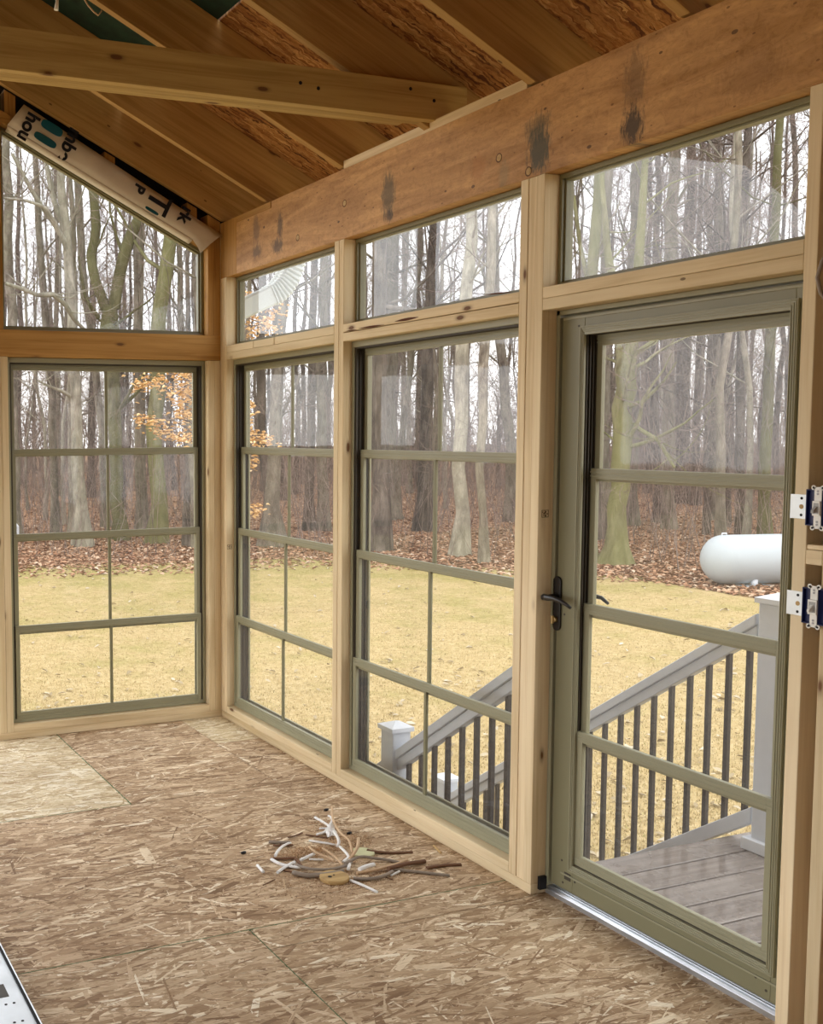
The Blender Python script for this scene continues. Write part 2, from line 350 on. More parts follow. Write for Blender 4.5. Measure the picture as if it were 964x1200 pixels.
EDGE = [at(-150, 668, 'z', GZ), at(20, 665, 'z', GZ), at(230, 660, 'z', GZ), at(330, 655, 'z', GZ), at(560, 665, 'z', GZ), at(700, 672, 'z', GZ), at(860, 703, 'z', GZ), np.array([15.0, 5.0, GZ]), np.array([17.0, -12.0, GZ])]
def edge_y(x):
    """y of the lawn's far edge at x (lawn is nearer)"""
    pts = [(p[0], p[1]) for p in EDGE[:6]]
    if x <= pts[0][0]: return pts[0][1]
    for (a, b), (c, d) in zip(pts, pts[1:]):
        if a <= x <= c: return b+(d-b)*(x-a)/(c-a)
    return pts[-1][1] if x < 14.18 else -99
def ground():
    t = NT('lawn_and_leaf_litter'); geo = t.n('ShaderNodeNewGeometry'); co = geo.outputs['Position']
    sep = t.n('ShaderNodeSeparateXYZ'); t.l(co, sep.inputs[0]); X, Y = sep.outputs[0], sep.outputs[1]
    # lawn edge as the farthest of three straight runs
    def line(p, q):            # signed distance, positive beyond the edge
        dx, dy = q[0]-p[0], q[1]-p[1]; L = math.hypot(dx, dy); nx, ny = -dy/L, dx/L
        return t.math('ADD', t.math('ADD', t.math('MULTIPLY', X, nx), t.math('MULTIPLY', Y, ny)), -(nx*p[0]+ny*p[1]))
    E_ = EDGE
    d1 = line(E_[1], E_[3]); d2 = line(E_[3], E_[5]); d3 = line(E_[5], E_[7])
    d = t.math('MAXIMUM', t.math('MAXIMUM', d1, d2), d3)
    n = t.noise(co, .7, 5, .7); d = t.math('ADD', d, t.math('MULTIPLY', t.math('SUBTRACT', n, .5), 3.4))
    fine = t.noise(co, 7, 5, .75)
    d = t.math('ADD', d, t.math('MULTIPLY', t.math('SUBTRACT', fine, .5), 2.2))
    # lawn
    a = t.noise(t.vec(co, (1, 1, 1)), 1.1, 5, .65); b = t.noise(co, 9, 6, .75); c = t.noise(co, 45, 4, .7)
    straw = t.ramp(t.math('ADD', t.math('MULTIPLY', b, .5), t.math('MULTIPLY', c, .5)), [(.33, (0.222, 0.152, 0.063)), (.5, (0.370, 0.277, 0.130)), (.64, (0.488, 0.392, 0.222))])
    green = t.ramp(b, [(.3, (0.178, 0.152, 0.041)), (.7, (0.340, 0.285, 0.107))])
    gf = t.math('ADD', t.math('MULTIPLY', Y, .045), t.math('MULTIPLY', t.math('SUBTRACT', a, .5), 2.6))
    gf = t.math('ADD', gf, t.math('MULTIPLY', X, .012))
    lawn = t.mix(t.ramp(gf, [(.35, (0, 0, 0)), (.95, (.85, .85, .85))]), straw, green)
    # leaf litter
    v = t.n('ShaderNodeTexVoronoi'); v.inputs['Scale'].default_value = 11; t.l(co, v.inputs['Vector'])
    s = t.n('ShaderNodeSeparateColor'); t.l(v.outputs['Color'], s.inputs[0])
    lit = t.ramp(s.outputs[0], [(0, (0.104, 0.052, 0.030)), (.35, (0.222, 0.115, 0.063)), (.7, (0.333, 0.192, 0.115)), (1, (0.444, 0.311, 0.207))])
    lit = t.mix(1, lit, t.ramp(t.noise(co, .35, 4, .6), [(.3, (.7, .68, .66)), (.7, (1.1, 1.08, 1.05))]), 'MULTIPLY')
    col = t.mix(t.ramp(d, [(.0, (0, 0, 0)), (.12, (1, 1, 1))]), lawn, lit)
    return t.done(t.bsdf(col, .95, .1, bump=b, bstr=.3, bdist=.03))
M_GROUND = ground()

def deckmat():
    t = NT('wet_grey_deck'); tc = t.n('ShaderNodeNewGeometry'); co = tc.outputs['Position']
    g = t.noise(t.vec(co, (1.5, 50, 10)), 1, 5, .6, .5); b = t.noise(co, 5, 4, .6)
    col = t.ramp(g, [(.3, (.115, .092, .078)), (.7, (.24, .205, .18))])
    rough = t.ramp(b, [(.42, (.08, .08, .08)), (.6, (.5, .5, .5))])
    return t.done(t.bsdf(col, rough, .6, bump=g, bstr=.15, bdist=.001))
M_DECK = deckmat()

# ------------------------------------------------------------------ THE PORCH
D = .104
ZH, ZHT, ZB, ZBT = 2.07, 2.1485, 2.532, 2.842
SA, SB0, SB1, SC0, SC1 = .0745, 1.2478, 1.3287, 2.5069, 2.6265
SD0, SD1, SE = 3.592, 3.630, 3.676
SL = .49                                     # roof slope
def rbot(x): return 2.852 + SL*(-x)

# floor sheets (one floor object with three board tones and green printed seams)
def build_floor():
    root = empty('floor', (0, 0, 0)); root['kind'] = 'structure'
    mb = {k: MB() for k in 'ABC'}; seam = MB()
    Z0 = -.022
    def sheet(k, x0, x1, y0, y1):
        g = .0022
        mb[k].box(x0+g, x1-g, y0+g, y1-g, Z0, 0)
    sheet('B', -3.44, -1.003, -1.205, .14); sheet('A', -1.003, .066, -1.205, -.0)
    sheet('B', -.30+.001, .066, -.0, .14); sheet('A', -1.003, -.30, 0, .14)
    sheet('A', -2.30, .066, -2.492, -1.205); sheet('C', -4.74, -2.30, -2.492, -1.205)
    sheet('C', -3.49, -1.052, -3.712, -2.492); sheet('C', -1.052, .066, -3.712, -2.492)
    sheet('A', -4.74, -2.30, -4.93, -3.712); sheet('A', -2.30, .066, -4.93, -3.712)
    sheet('C', -3.49, .066, -6.15, -4.93); sheet('A', -5.6, -3.44, -1.205, .14); sheet('A', -5.6, -4.74, -2.492, -1.205)
    sheet('A', -5.6, -3.49, -3.712, -2.492); sheet('C', -5.6, -4.74, -4.93, -3.712); sheet('A', -5.6, -3.49, -7.4, -4.93); sheet('A', -3.49, .066, -7.4, -6.15)
    for k, m in (('A', M_OSB_A), ('B', M_OSB_B), ('C', M_OSB_C)): mb[k].build('subfloor_board', m, root)
    def ln(x0, x1, y0, y1): seam.box(x0, x1, y0, y1, -.012, .0013)
    ln(-1.006, -1.000, -1.2, .0); ln(-3.4, -1.0, -1.2078, -1.2022); ln(-3.4, .0, -2.4945, -2.4900); ln(-1.0545, -1.0505, -3.71, -2.495)
    seam.build('sheet_seam', M_SEAM, root)
    joist = MB()
    joist.box(-5.6, .12, -7.4, .14, -.26, -.0225); joist.build('floor_framing', M_CABB, root)
build_floor()
# pale corner strip tone: the narrow board along the right wall
def board(name, x0, x1, y0, y1, z0, z1, mat, label, cat, group=None, bevel=.0025):
    o = MB().box(x0, x1, y0, y1, z0, z1).build(name, mat, bevel=bevel)
    return tag(o, label, cat, group)

# --- right wall framing
board('bottom_plate', 0, D, -SC1, 0, 0, .038, W['stud_y'], 'pale pine plate lying on the floor under the two right-hand windows', 'lumber plate')
board('sill_plate', 0, D, -SB0, -SA, .038, .0765, W['stud_y'], 'pale pine sill board under the farther right-hand window, between corner and middle post', 'lumber plate')
board('sill_plate', 0, D, -SC0, -SB1, .038, .0765, W['stud_y'], 'pale pine sill board under the nearer right-hand window, beside the scrap pile', 'lumber plate')
h = SA/2
board('corner_stud', 0, D, -h, 0, .038, ZB, W['stud_z'], 'pine stud of the right wall tight against the back wall in the corner', 'wall stud')
board('corner_stud', 0, D, -SA, -h-.0005, .038, ZB, W['stud_z'], 'pine stud of the right wall framing the left side of the farther window', 'wall stud')
mid = (SB0+SB1)/2
board('post_stud', 0, D, -mid, -SB0, .038, ZB, W['stud_z'], 'left board of the two-ply post between the right-hand windows', 'wall stud')
board('post_stud', 0.001, D, -SB1, -mid-.0008, .038, ZB, W['stud_z'], 'right board of the two-ply post between the right-hand windows', 'wall stud')
w3 = (SC1-SC0)/3
for i, wd in enumerate(('left', 'middle', 'right')):
    board('post_stud', .002*(i == 1), D, -(SC0+w3*(i+1))+.0008, -(SC0+w3*i), .038, ZB, W['stud_z'], wd + ' board of the three-ply pine post beside the door latch', 'wall stud')
board('door_stud', 0, D, -SD1, -SD0, 0, ZB, W['stud_z'], 'tall pine stud on the hinge side of the door, carrying the switch boxes', 'wall stud')
board('wall_stud', 0, D, -SE-.038, -SE, 0, ZB, W['stud_z'], 'pine stud at the right edge of the photo, behind the switch boxes', 'wall stud')
board('wall_stud', 0, D, -SE-.45, -SE-.412, 0, ZB, W['stud_z'], 'pine stud of the right wall nearest the camera, past the photo edge', 'wall stud')
p = at(948, 648, 'x', .0)
board('blocking', 0, D, -SE, -SD1, p[2]-.03, p[2]+.008, W['stud_y'], 'short pine block nailed between the two studs, between upper and lower switch', 'lumber block')
board('blocking', .002, D, -SE, -SD1, p[2]-.0295+.0385, p[2]+.022, W['stud_y'], 'thin pine shim on top of the short block between the switches', 'lumber block')
# flat headers, two boards high
hm = (ZH+ZHT)/2
x1a, x1b = .196, .283
def hdr(y0, y1, z0, z1, lab): board('header_board', 0, D, -y1, -y0, z0, z1, W['stud_y'], lab, 'header board')
hdr(SA, SB0, ZH, hm, 'lower header board over the farther right-hand window')
c1, c2 = -at(296.6, 395, 'x', 0)[1], -at(321, 390, 'x', 0)[1]
hdr(SA, c1-.002, hm+.0008, ZHT, 'short pine header piece nearest the corner, under the downspout pane')
hdr(c1+.002, c2-.003, hm+.0008, ZHT-.001, 'short middle header piece between two saw cuts, under the downspout pane')
hdr(c2+.003, SB0, hm+.0008, ZHT, 'upper header board from saw cut to two-ply post, under the downspout pane')
hdr(SB1, SC0, ZH, hm-.001, 'lower header board over the nearer right-hand window')
hdr(SB1, SC0, hm+.002, ZHT, 'knotty upper header board with bark edge over the nearer right-hand window')
hdr(SC1, SD0, ZH, hm, 'lower header board directly above the door')
hdr(SC1, SD0, hm+.0008, ZHT, 'upper header board above the door, under its transom pane')
# bark gaps in the knotty board
kb = [x for x in COL.objects if x.get('label', '').startswith('knotty upper')][0]
M_BARKE = flat_mat('bark_edge', (.10, .035, .015), .9)
for (u0, u1, v0, v1, tk) in ((404, 418, 388.5, 386, .004), (420, 450, 385, 380.5, .007), (462, 490, 376.8, 371.5, .009), (565, 600, 345.5, 342, .004)):
    a, b = at(u0, v0, 'x', -.0012), at(u1, v1, 'x', -.0012); n = 7; top = []; bot = []
    for i in range(n+1):
        q = a+(b-a)*i/n; w = tk*math.sin(math.pi*(i+.15)/(n+.3)); top.append((q[1], q[2]+w*.6)); bot.append((q[1], q[2]-w*.6))
    o = MB().prism(top+bot[::-1], 'x', -.0012, .004).build('bark_gap', M_BARKE); o.parent = kb; o.location = Vector(o['_o'])-Vector(kb['_o'])

# plywood header beam
beam = empty('header_beam', (.07, -2.9, ZB)); beam['_o'] = tuple(beam.location)
tag(beam, 'long stained plywood header beam running above all right-hand windows and the door', 'header beam')
JY = .205; JY2 = 2.908
MB().box(0, D, -JY+.0015, 0, ZB, ZBT).build('end_block', W['amber_z'], beam, bevel=.002)
MB().box(0, D, -JY2+.001, -JY-.0015, ZB, ZBT).build('plywood_panel', M_PLY, beam, bevel=.0015)
MB().box(-.004, D, -6.2, -JY2-.001, ZB, ZBT).build('plywood_panel', M_PLY, beam, bevel=.0015)
for (u, v) in ((348.7, 278.6), (403.5, 238.3), (584.4, 185), (619, 201)):
    q = at(u, v, 'x', 0)
    MB().tube([(.006, q[1], q[2]), (-.0006, q[1], q[2])], .0165, 20).build('screw_recess', flat_mat('recess_ring', (.10, .045, .02), .8), beam)
    MB().tube([(.006, q[1]-.002, q[2]), (-.0018, q[1]-.002, q[2])], .0125, 20).build('screw_plug', M_PLUG, beam)
board('top_plate', -.002, D, -2.53, -1.325, ZBT, ZBT+.036, W['stud_y'], 'pale filler board lying on the header beam between the third and fifth rafters', 'lumber plate')
board('filler_strip', -.005, -.0005, -.62, -JY-.01, ZBT-.035, ZBT-.002, W['amber_y'], 'narrow pine sliver along the top of the header beam near the corner', 'lumber strip')

tr1 = MB().box(.0005, D, .0008, D, 0, ZBT).build('trim_1', W['stud_z']); tr1['kind'] = 'structure'
# --- rafters
RX0 = -2.74
def rafter2(y1, y0, label):
    a = math.atan(SL)
    o = rafter_raw(y1, y0)
    tag(o, label, 'rafter', 'roof rafters'); return o
def rafter_raw(y1, y0):
    t_ = .262; poly = [(RX0, rbot(RX0)), (.0, rbot(0)), (.0, ZBT+.003), (D, ZBT+.003), (D+.001, rbot(D)+.03), (.45, rbot(.45)), (.45, rbot(.45)+t_), (RX0, rbot(RX0)+t_)]
    poly = [(RX0, rbot(RX0)), (.0, rbot(0)), (D, rbot(0)-.0005), (D+.02, rbot(D)+.03), (.45, rbot(.45)), (.45, rbot(.45)+t_), (RX0, rbot(RX0)+t_)]
    o = MB().prism(poly, 'y', y0, y1).build('rafter', W['rafter'], origin=(-1.2, (y0+y1)/2, rbot(-1.2)), bevel=.002)
    a = math.atan(SL); M = Matrix.Rotation(a, 4, 'Y')
    o.data.transform(M.inverted()); o.rotation_euler = (0, a, 0)
    return o
rl = ['knotty rafter against the back wall, above the printed wrap strip', 'second rafter from the back wall, landing on the corner end of the header beam',
      'third rafter from the back wall, where the pale filler board starts', 'fourth rafter from the back wall, clamped by the collar tie',
      'fifth rafter from the back wall, landing above the three-ply post', 'sixth rafter from the back wall, at the top right of the photo',
      'seventh rafter from the back wall, overhead of the camera', 'eighth rafter from the back wall, behind the camera']
for (yf, yn), lb in zip([(-.002, -.04), (-.537, -.575), (-1.283, -1.321), (-1.932, -1.970), (-2.532, -2.570), (-3.172, -3.210), (-3.80, -3.838), (-4.43, -4.468)], rl):
    rafter2(yf, yn, lb)
tie = empty('collar_tie', (-1.2, -1.95, 2.873)); tie['_o'] = tuple(tie.location)
tag(tie, 'laminated pine collar tie crossing the room just below the roof', 'roof beam')
MB().prism([(-2.9, 2.873), (.125, 2.873), (.145, 2.90), (.145, 3.013), (-2.9, 3.013)], 'y', -2.010, -1.9705).build('board', W['tie'], tie, bevel=.002)
MB().prism([(-2.9, 2.873), (-.045, 2.873), (-.36, 3.013), (-2.9, 3.013)], 'y', -1.970, -1.9325).build('board', W['tie'], tie, bevel=.002)
MB().box(-2.9, -.10, -1.932, -1.894, 2.873, 3.013).build('board', W['tie'], tie, bevel=.002)
for (u, v) in ((373, 103.5), (481, 104), (508.5, 118), (352, 97)):
    q = at(u, v, 'y', -2.0105)
    MB().tube([(q[0], -2.0108, q[2]), (q[0], -2.004, q[2])], .007, 12).build('lag_screw', M_BLACK, tie)

# roof
roof = empty('ceiling', (0, 0, 0)); roof['kind'] = 'structure'
def rs(x): return rbot(x)+.2635
XG = -.615
def slab(xa, xb, mat, nm, za=rs):
    MB().prism([(xa, za(xa)), (xb, za(xb)), (xb, za(xb)+.013), (xa, za(xa)+.013)], 'y', -7.6, .45).build(nm, mat, roof)
slab(XG+.004, .5, M_OSB_R, 'roof_sheathing'); slab(-2.74, XG-.004, M_GREENROOF, 'green_sheathing')
zr = rs(-2.74)
MB().prism([(-2.74, zr), (-2.74, zr+.013), (-5.9, zr-3.16*SL+.013), (-5.9, zr-3.16*SL)], 'y', -7.6, .45).build('roof_sheathing', M_OSB_R, roof)  # unseen opposite slope, put in to block sky light
MB().box(-2.78, -2.741, -7.4, .44, rbot(-2.74)-.03, rbot(-2.74)+.262).build('ridge_board', W['amber_y'], roof)

wl = MB().box(-5.6, -5.45, -7.4, .1, 2.02, 3.04).build('wall_left_unseen', W['amber_y']); wl['kind'] = 'structure'  # unseen band, added so light from the left enters low
# --- back wall framing
TL, TR = 1.2436, .0781
board('bottom_plate', -2.72, -.0005, 0, D, 0, .038, W['stud_x'], 'pine plate lying on the floor under the left-hand window', 'lumber plate')
board('sill_plate', -TL, -TR, 0, D, .0385, .0765, W['stud_x'], 'pine sill board with a dark knot under the left-hand window', 'lumber plate')
board('corner_stud', -TR/2, -.0005, .001, D, .0385, 2.0695, W['stud_z'], 'lower pine stud of the back wall touching the corner', 'wall stud')
board('corner_stud', -TR, -TR/2-.0006, 0, D, .0385, 2.0695, W['stud_z'], 'lower pine stud at the right side of the left-hand window', 'wall stud')
board('wall_stud', -TL-.0368, -TL, 0, D, .0385, 2.0695, W['stud_z'], 'pine stud at the left side of the left-hand window', 'wall stud')
board('wall_stud', -TL-.076, -TL-.0375, 0.0015, D, .0385, 2.0695, W['stud_z'], 'pine stud at the left edge of the photo, left of the window stud', 'wall stud')
board('wall_stud', -2.72, -2.68, 0, D, .0385, 2.0695, W['stud_z'], 'lone pine stud of the back wall left of the photo edge', 'wall stud')
board('header_timber', -2.72, -.0005, 0, D, 2.0705, 2.2125, W['amber_x'], 'thick amber pine timber between left-hand window and gable window', 'timber')
def tz(x): return 2.654+.501*(-x)
def up_stud(xa, xb, lab, y0=0):
    o = MB().prism([(xa, 2.2132), (xb, 2.2132), (xb, rbot(xb)-.003), (xa, rbot(xa)-.003)], 'y', y0, D).build('gable_stud', W['amber_z'], bevel=.002)
    tag(o, lab, 'wall stud')
up_stud(-TR/2, -.0005, 'upper gable stud touching the corner, right of the gable window', .002)
up_stud(-TR, -TR/2-.0006, 'upper gable stud forming the lit right reveal of the gable window')
TLU = 1.262
up_stud(-TLU-.038, -TLU, 'upper gable stud at the left edge of the gable window')
o = MB().prism([(-TLU, tz(-TLU)), (-TR-.0005, tz(-TR)), (-TR-.0005, tz(-TR)+.062), (-TLU, tz(-TLU)+.062)], 'y', .002, D).build('gable_plate', W['amber_x'], bevel=.002)
tag(o, 'sloping pine plate over the gable window, mostly under the printed wrap', 'lumber plate')
for xc, lb in ((-1.205, 'short crooked pine block over the upper end of the printed wrap'), (-.655, 'short pine block under the back rafter midway along the printed wrap'), (-.17, 'short pine block under the back rafter near the corner')):
    wd = .03
    o = MB().prism([(xc-wd, tz(xc-wd)+.0635), (xc+wd, tz(xc+wd)+.0635), (xc+wd, rbot(xc+wd)-.002), (xc-wd, rbot(xc-wd)-.002)], 'y', .012, D).build('gable_block', W['amber_z'], bevel=.002)
    tag(o, lb, 'lumber block')
wb = MB().prism([(-TLU, tz(-TLU)+.063), (-TR, tz(-TR)+.063), (-TR, 2.6), (D+.012, 2.6), (D+.012, rbot(D)+.24), (-TLU, rbot(-TLU)+.24)], 'y', D+.001, D+.012).build('wall_back', M_BLACK); wb['kind'] = 'structure'
wr = MB().box(D+.001, D+.012, -6.2, -SD1+.02, -.25, ZB+.2).build('wall_right', W['amber_z']); wr['kind'] = 'structure'
we = MB().prism([(-5.6, -.25), (.14, -.25), (.14, rs(.14)-.002), (-2.74, rs(-2.74)-.002), (-5.6, rs(-2.74)-2.86*SL-.002)], 'y', -7.45, -7.41).build('wall_near_unseen', M_CABB); we['kind'] = 'structure'  # unseen dark wall, added to keep light off the rafter sides

# printed wrap strip, a limp folded flap
def wrap():
    root = empty('wrap_strip', (-.6, 0, 3.0)); root['_o'] = tuple(root.location)
    tag(root, 'limp white printed house wrap strip stapled along the sloping top of the gable window', 'wrap strip')
    P0 = [(-1.213, 3.300), (-1.130, 3.318), (-.68, 3.035+.02), (-.30, 2.848), (-.128, 2.664)]        # lower edge
    n = 44; vs = []; H = 4
    lo = lambda s_: (-1.225+s_*(1.225-.10), 3.270-s_*(3.270-2.706))
    up0 = lambda s_: (-1.135+s_*1.14, 3.383-s_*(3.383-2.775))
    for i in range(n+1):
        s_ = i/n
        a = np.array(lo(s_)); b = np.array(up0(s_))
        if s_ > .93: a = a+(np.array((-.128, 2.645))-a)*((s_-.93)/.07)*(1 if s_ < 1 else 0); 
        if s_ == 1: a = np.array((-.06, 2.735))
        for j in range(H+1):
            q = a+(b-a)*j/H; bulge = -.006-.016*math.sin(math.pi*j/H)-.007*math.sin(s_*17+j)*math.sin(math.pi*j/H) - .02*max(0, s_-.86)*j
            vs.append((q[0], bulge, q[1]))
    fs = [(i*(H+1)+j, (i+1)*(H+1)+j, (i+1)*(H+1)+j+1, i*(H+1)+j+1) for i in range(n) for j in range(H)]
    mb = MB(); mb.quad(vs, fs, True); o = mb.build('wrap_sheet', M_WRAP, root)
    so = o.modifiers.new('s', 'SOLIDIFY'); so.thickness = .0012; so.offset = 1
    # soft lip of the same sheet folded over the window frame
    mb = MB(); vs = []
    for i in range(n+1):
        s_ = i/n*.93; a = lo(s_)
        vs += [(a[0], -.006, a[1]), (a[0], -.004, a[1]-.012), (a[0], .045, a[1]-.020)]
    mb.quad(vs, [(i*3+j, i*3+j+1, (i+1)*3+j+1, (i+1)*3+j) for i in range(n) for j in range(2)], True)
    o = mb.build('wrap_fold', M_WRAP, root)
    so = o.modifiers.new('s', 'SOLIDIFY'); so.thickness = .001; so.offset = 0
    # the print: flat letters and teal drops following the strip
    ang = math.atan2(-(3.296-2.742), 1.113)
    def place(nm, obj_pts, faces, u, v, mat, yo=-.030):
        c = at(u, v, 'y', yo); mb = MB(); mb.quad([(c[0]+a, yo, c[2]+b) for a, b in obj_pts], faces); o = mb.build(nm, mat, root)
        so = o.modifiers.new('s', 'SOLIDIFY'); so.thickness = .0006
    def rotp(pts, r): cs, sn = math.cos(r), math.sin(r); return [(x*cs-y*sn, x*sn+y*cs) for x, y in pts]
    for (u, v, L, Wd, rr) in ((61, 150, .125, .050, ang), (53, 164, .130, .042, ang), (178, 247, .085, .018, ang)):
        pts = [(math.copysign(abs(math.cos(t))**.6, math.cos(t))*L/2, math.copysign(abs(math.sin(t))**.6, math.sin(t))*Wd/2) for t in np.linspace(0, 2*math.pi, 28, endpoint=False)]
        place('teal_mark', rotp(pts, rr), [tuple(range(28))], u, v, M_TEAL)
    for (txt, u, v, size, r) in (('hou', 33, 149, .10, ang-math.pi/2), ('mbe', 81, 170, .105, ang-math.pi/2), ('P', 163, 221, .085, ang-math.pi/2),
                                 ('T', 185, 237, .185, ang-math.pi/2), ('rk', 217, 252, .10, ang-math.pi/2)):
        cu = bpy.data.curves.new('printed_letter', 'FONT'); cu.body = txt; cu.size = size; cu.align_x = 'CENTER'; cu.align_y = 'CENTER'; cu.offset = .0035; cu.extrude = .0003
        tmp = bpy.data.objects.new('tmp', cu); COL.objects.link(tmp)
        dg = bpy.context.evaluated_depsgraph_get(); me = bpy.data.meshes.new_from_object(tmp.evaluated_get(dg))
        bpy.data.objects.remove(tmp)
        o = bpy.data.objects.new('printed_letters', me); COL.objects.link(o); me.materials.clear(); me.materials.append(M_INK)
        c = at(u, v, 'y', -.0305); o.parent = root
        o.matrix_parent_inverse = Matrix.Identity(4)
        o.rotation_euler = Matrix.Rotation(0, 3, 'X').to_euler()
        o.matrix_local = Matrix.Translation(Vector((c[0], -.0305, c[2]))-root.location) @ Matrix.Rotation(-r, 4, 'Y') @ Matrix.Rotation(math.pi/2, 4, 'X')
wrap()

# ------------------------------------------------------------------ windows
def mapper(kind):
    """a(s, d, z): s along the wall, d = depth outward, z up"""
    if kind == 'right': return lambda s, d: (d, -s)
    return lambda s, d: (-s, d)
def wbox(mb, mp, s0, s1, d0, d1, z0, z1):
    (xa, ya), (xb, yb) = mp(s0, d0), mp(s1, d1); mb.box(xa, xb, ya, yb, z0, z1)
def ring(mb, mp, s0, s1, z0, z1, d0, d1, ws, wt, wb=None):
    wb = wt if wb is None else wb
    wbox(mb, mp, s0, s0+ws, d0, d1, z0, z1); wbox(mb, mp, s1-ws, s1, d0, d1, z0, z1)
    wbox(mb, mp, s0+ws, s1-ws, d0, d1, z1-wt, z1); wbox(mb, mp, s0+ws, s1-ws, d0, d1, z0, z0+wb)
def sashes(root, mp, s0, s1, zz, ds, parent_mats=(M_OLIVE, M_OLIVE_L), muntin=True, st=.024, rl_=.036):
    for i, ((z0, z1), d) in enumerate(zip(zz, ds)):
        mb = MB(); ring(mb, mp, s0, s1, z0, z1, d-.008, d+.008, st, rl_)
        # fine ribs on the rails
        for zc in (z0+rl_*.35, z0+rl_*.7, z1-rl_*.35, z1-rl_*.7): wbox(mb, mp, s0+.002, s1-.002, d-.0105, d-.008, zc-.003, zc+.003)
        sa = mb.build('sash', M_OLIVE_L, root, bevel=.0015)
        pn = MB(); wbox(pn, mp, s0+st, s1-st, d-.0006, d+.0006, z0+rl_, z1-rl_); pn.build('pane', M_VINYLGLASS, sa)
        if muntin:
            mm = MB(); c = (s0+s1)/2; wbox(mm, mp, c-.008, c+.008, d-.006, d+.006, z0+rl_, z1-rl_); mm.build('muntin', M_OLIVE, sa, bevel=.001)
def four_track(name, mp, s0, s1, z0=.0775, z1=2.069, f0=.045):
    root = empty(name, (*mp((s0+s1)/2, f0+.04), z0)); root['_o'] = tuple(root.location); root['kind'] = 'structure'
    fr = MB(); ring(fr, mp, s0+.002, s1-.002, z0, z1, f0, f0+.09, .018, .026, .02)
    ring(fr, mp, s0+.018, s1-.018, z0+.018, z1-.022, f0+.078, f0+.088, .018, .018)
    fr.build('frame', M_OLIVE_L, root, bevel=.0015)
    tr = MB()
    for k in range(4):                        # dark tracks between the sash channels
        d = f0+.012+.019*k
        ring(tr, mp, s0+.019, s1-.019, z0+.021, z1-.027, d-.003, d+.001, .011, .006, .006)
    ring(tr, mp, s0+.0185, s1-.0185, z0+.0205, z1-.0265, f0+.006, f0+.077, .004, .004, .004)
    tr.build('track', M_OLIVE_D, root)
    a, b = s0+.030, s1-.030
    zz = [(1.536, 2.040), (1.072, 1.577), (.562, 1.115), (.098, .612)]
    sashes(root, mp, a, b, zz, [f0+.060, f0+.041, f0+.022, f0+.004+.004])
    return root
R, Bk = mapper('right'), mapper('back')
four_track('window_1', Bk, TR, TL)
four_track('window_2', R, SA, SB0)
four_track('window_3', R, SB1, SC0)
def fixed(name, s0, s1, z0, z1, f0=.062):
    root = empty(name, (f0+.02, -(s0+s1)/2, z0)); root['_o'] = tuple(root.location); root['kind'] = 'structure'
    fr = MB(); ring(fr, R, s0+.001, s1-.001, z0+.001, z1-.001, f0, D-.002, .013, .016)
    ring(fr, R, s0+.014, s1-.014, z0+.017, z1-.017, f0+.012, f0+.045, .007, .006)
    fr.build('frame', M_OLIVE, root, bevel=.0015)
    pn = MB(); wbox(pn, R, s0+.019, s1-.019, f0+.020, f0+.024, z0+.021, z1-.021); pn.build('pane', M_GLASS, root)
fixed('window_4', SA, SB0, ZHT, ZB); fixed('window_5', SB1, SC0, ZHT, ZB); fixed('window_6', SC1, SD0, ZHT, ZB)
# gable window, trapezoid
def gable():
    root = empty('window_7', (-.66, .08, 2.2132)); root['_o'] = tuple(root.location); root['kind'] = 'structure'
    def trap(k):     # inset k
        n = math.hypot(1, .501)
        return [(-TLU+k, 2.2135+k), (-TR-k, 2.2135+k), (-TR-k, tz(-TR-k)-k*n), (-TLU+k, tz(-TLU+k)-k*n)]
    def rg(k0, k1, y0, y1, mb):
        a, b = trap(k0), trap(k1)
        for i in range(4):
            j = (i+1) % 4; mb.prism([a[i], a[j], b[j], b[i]], 'y', y0, y1)
    mb = MB(); rg(.001, .017, .062, D-.002, mb); rg(.017, .026, .080, .108, mb); mb.build('frame', M_OLIVE, root)
    mb = MB(); mb.prism(trap(.024), 'y', .094, .098); mb.build('pane', M_GLASS, root)
gable()

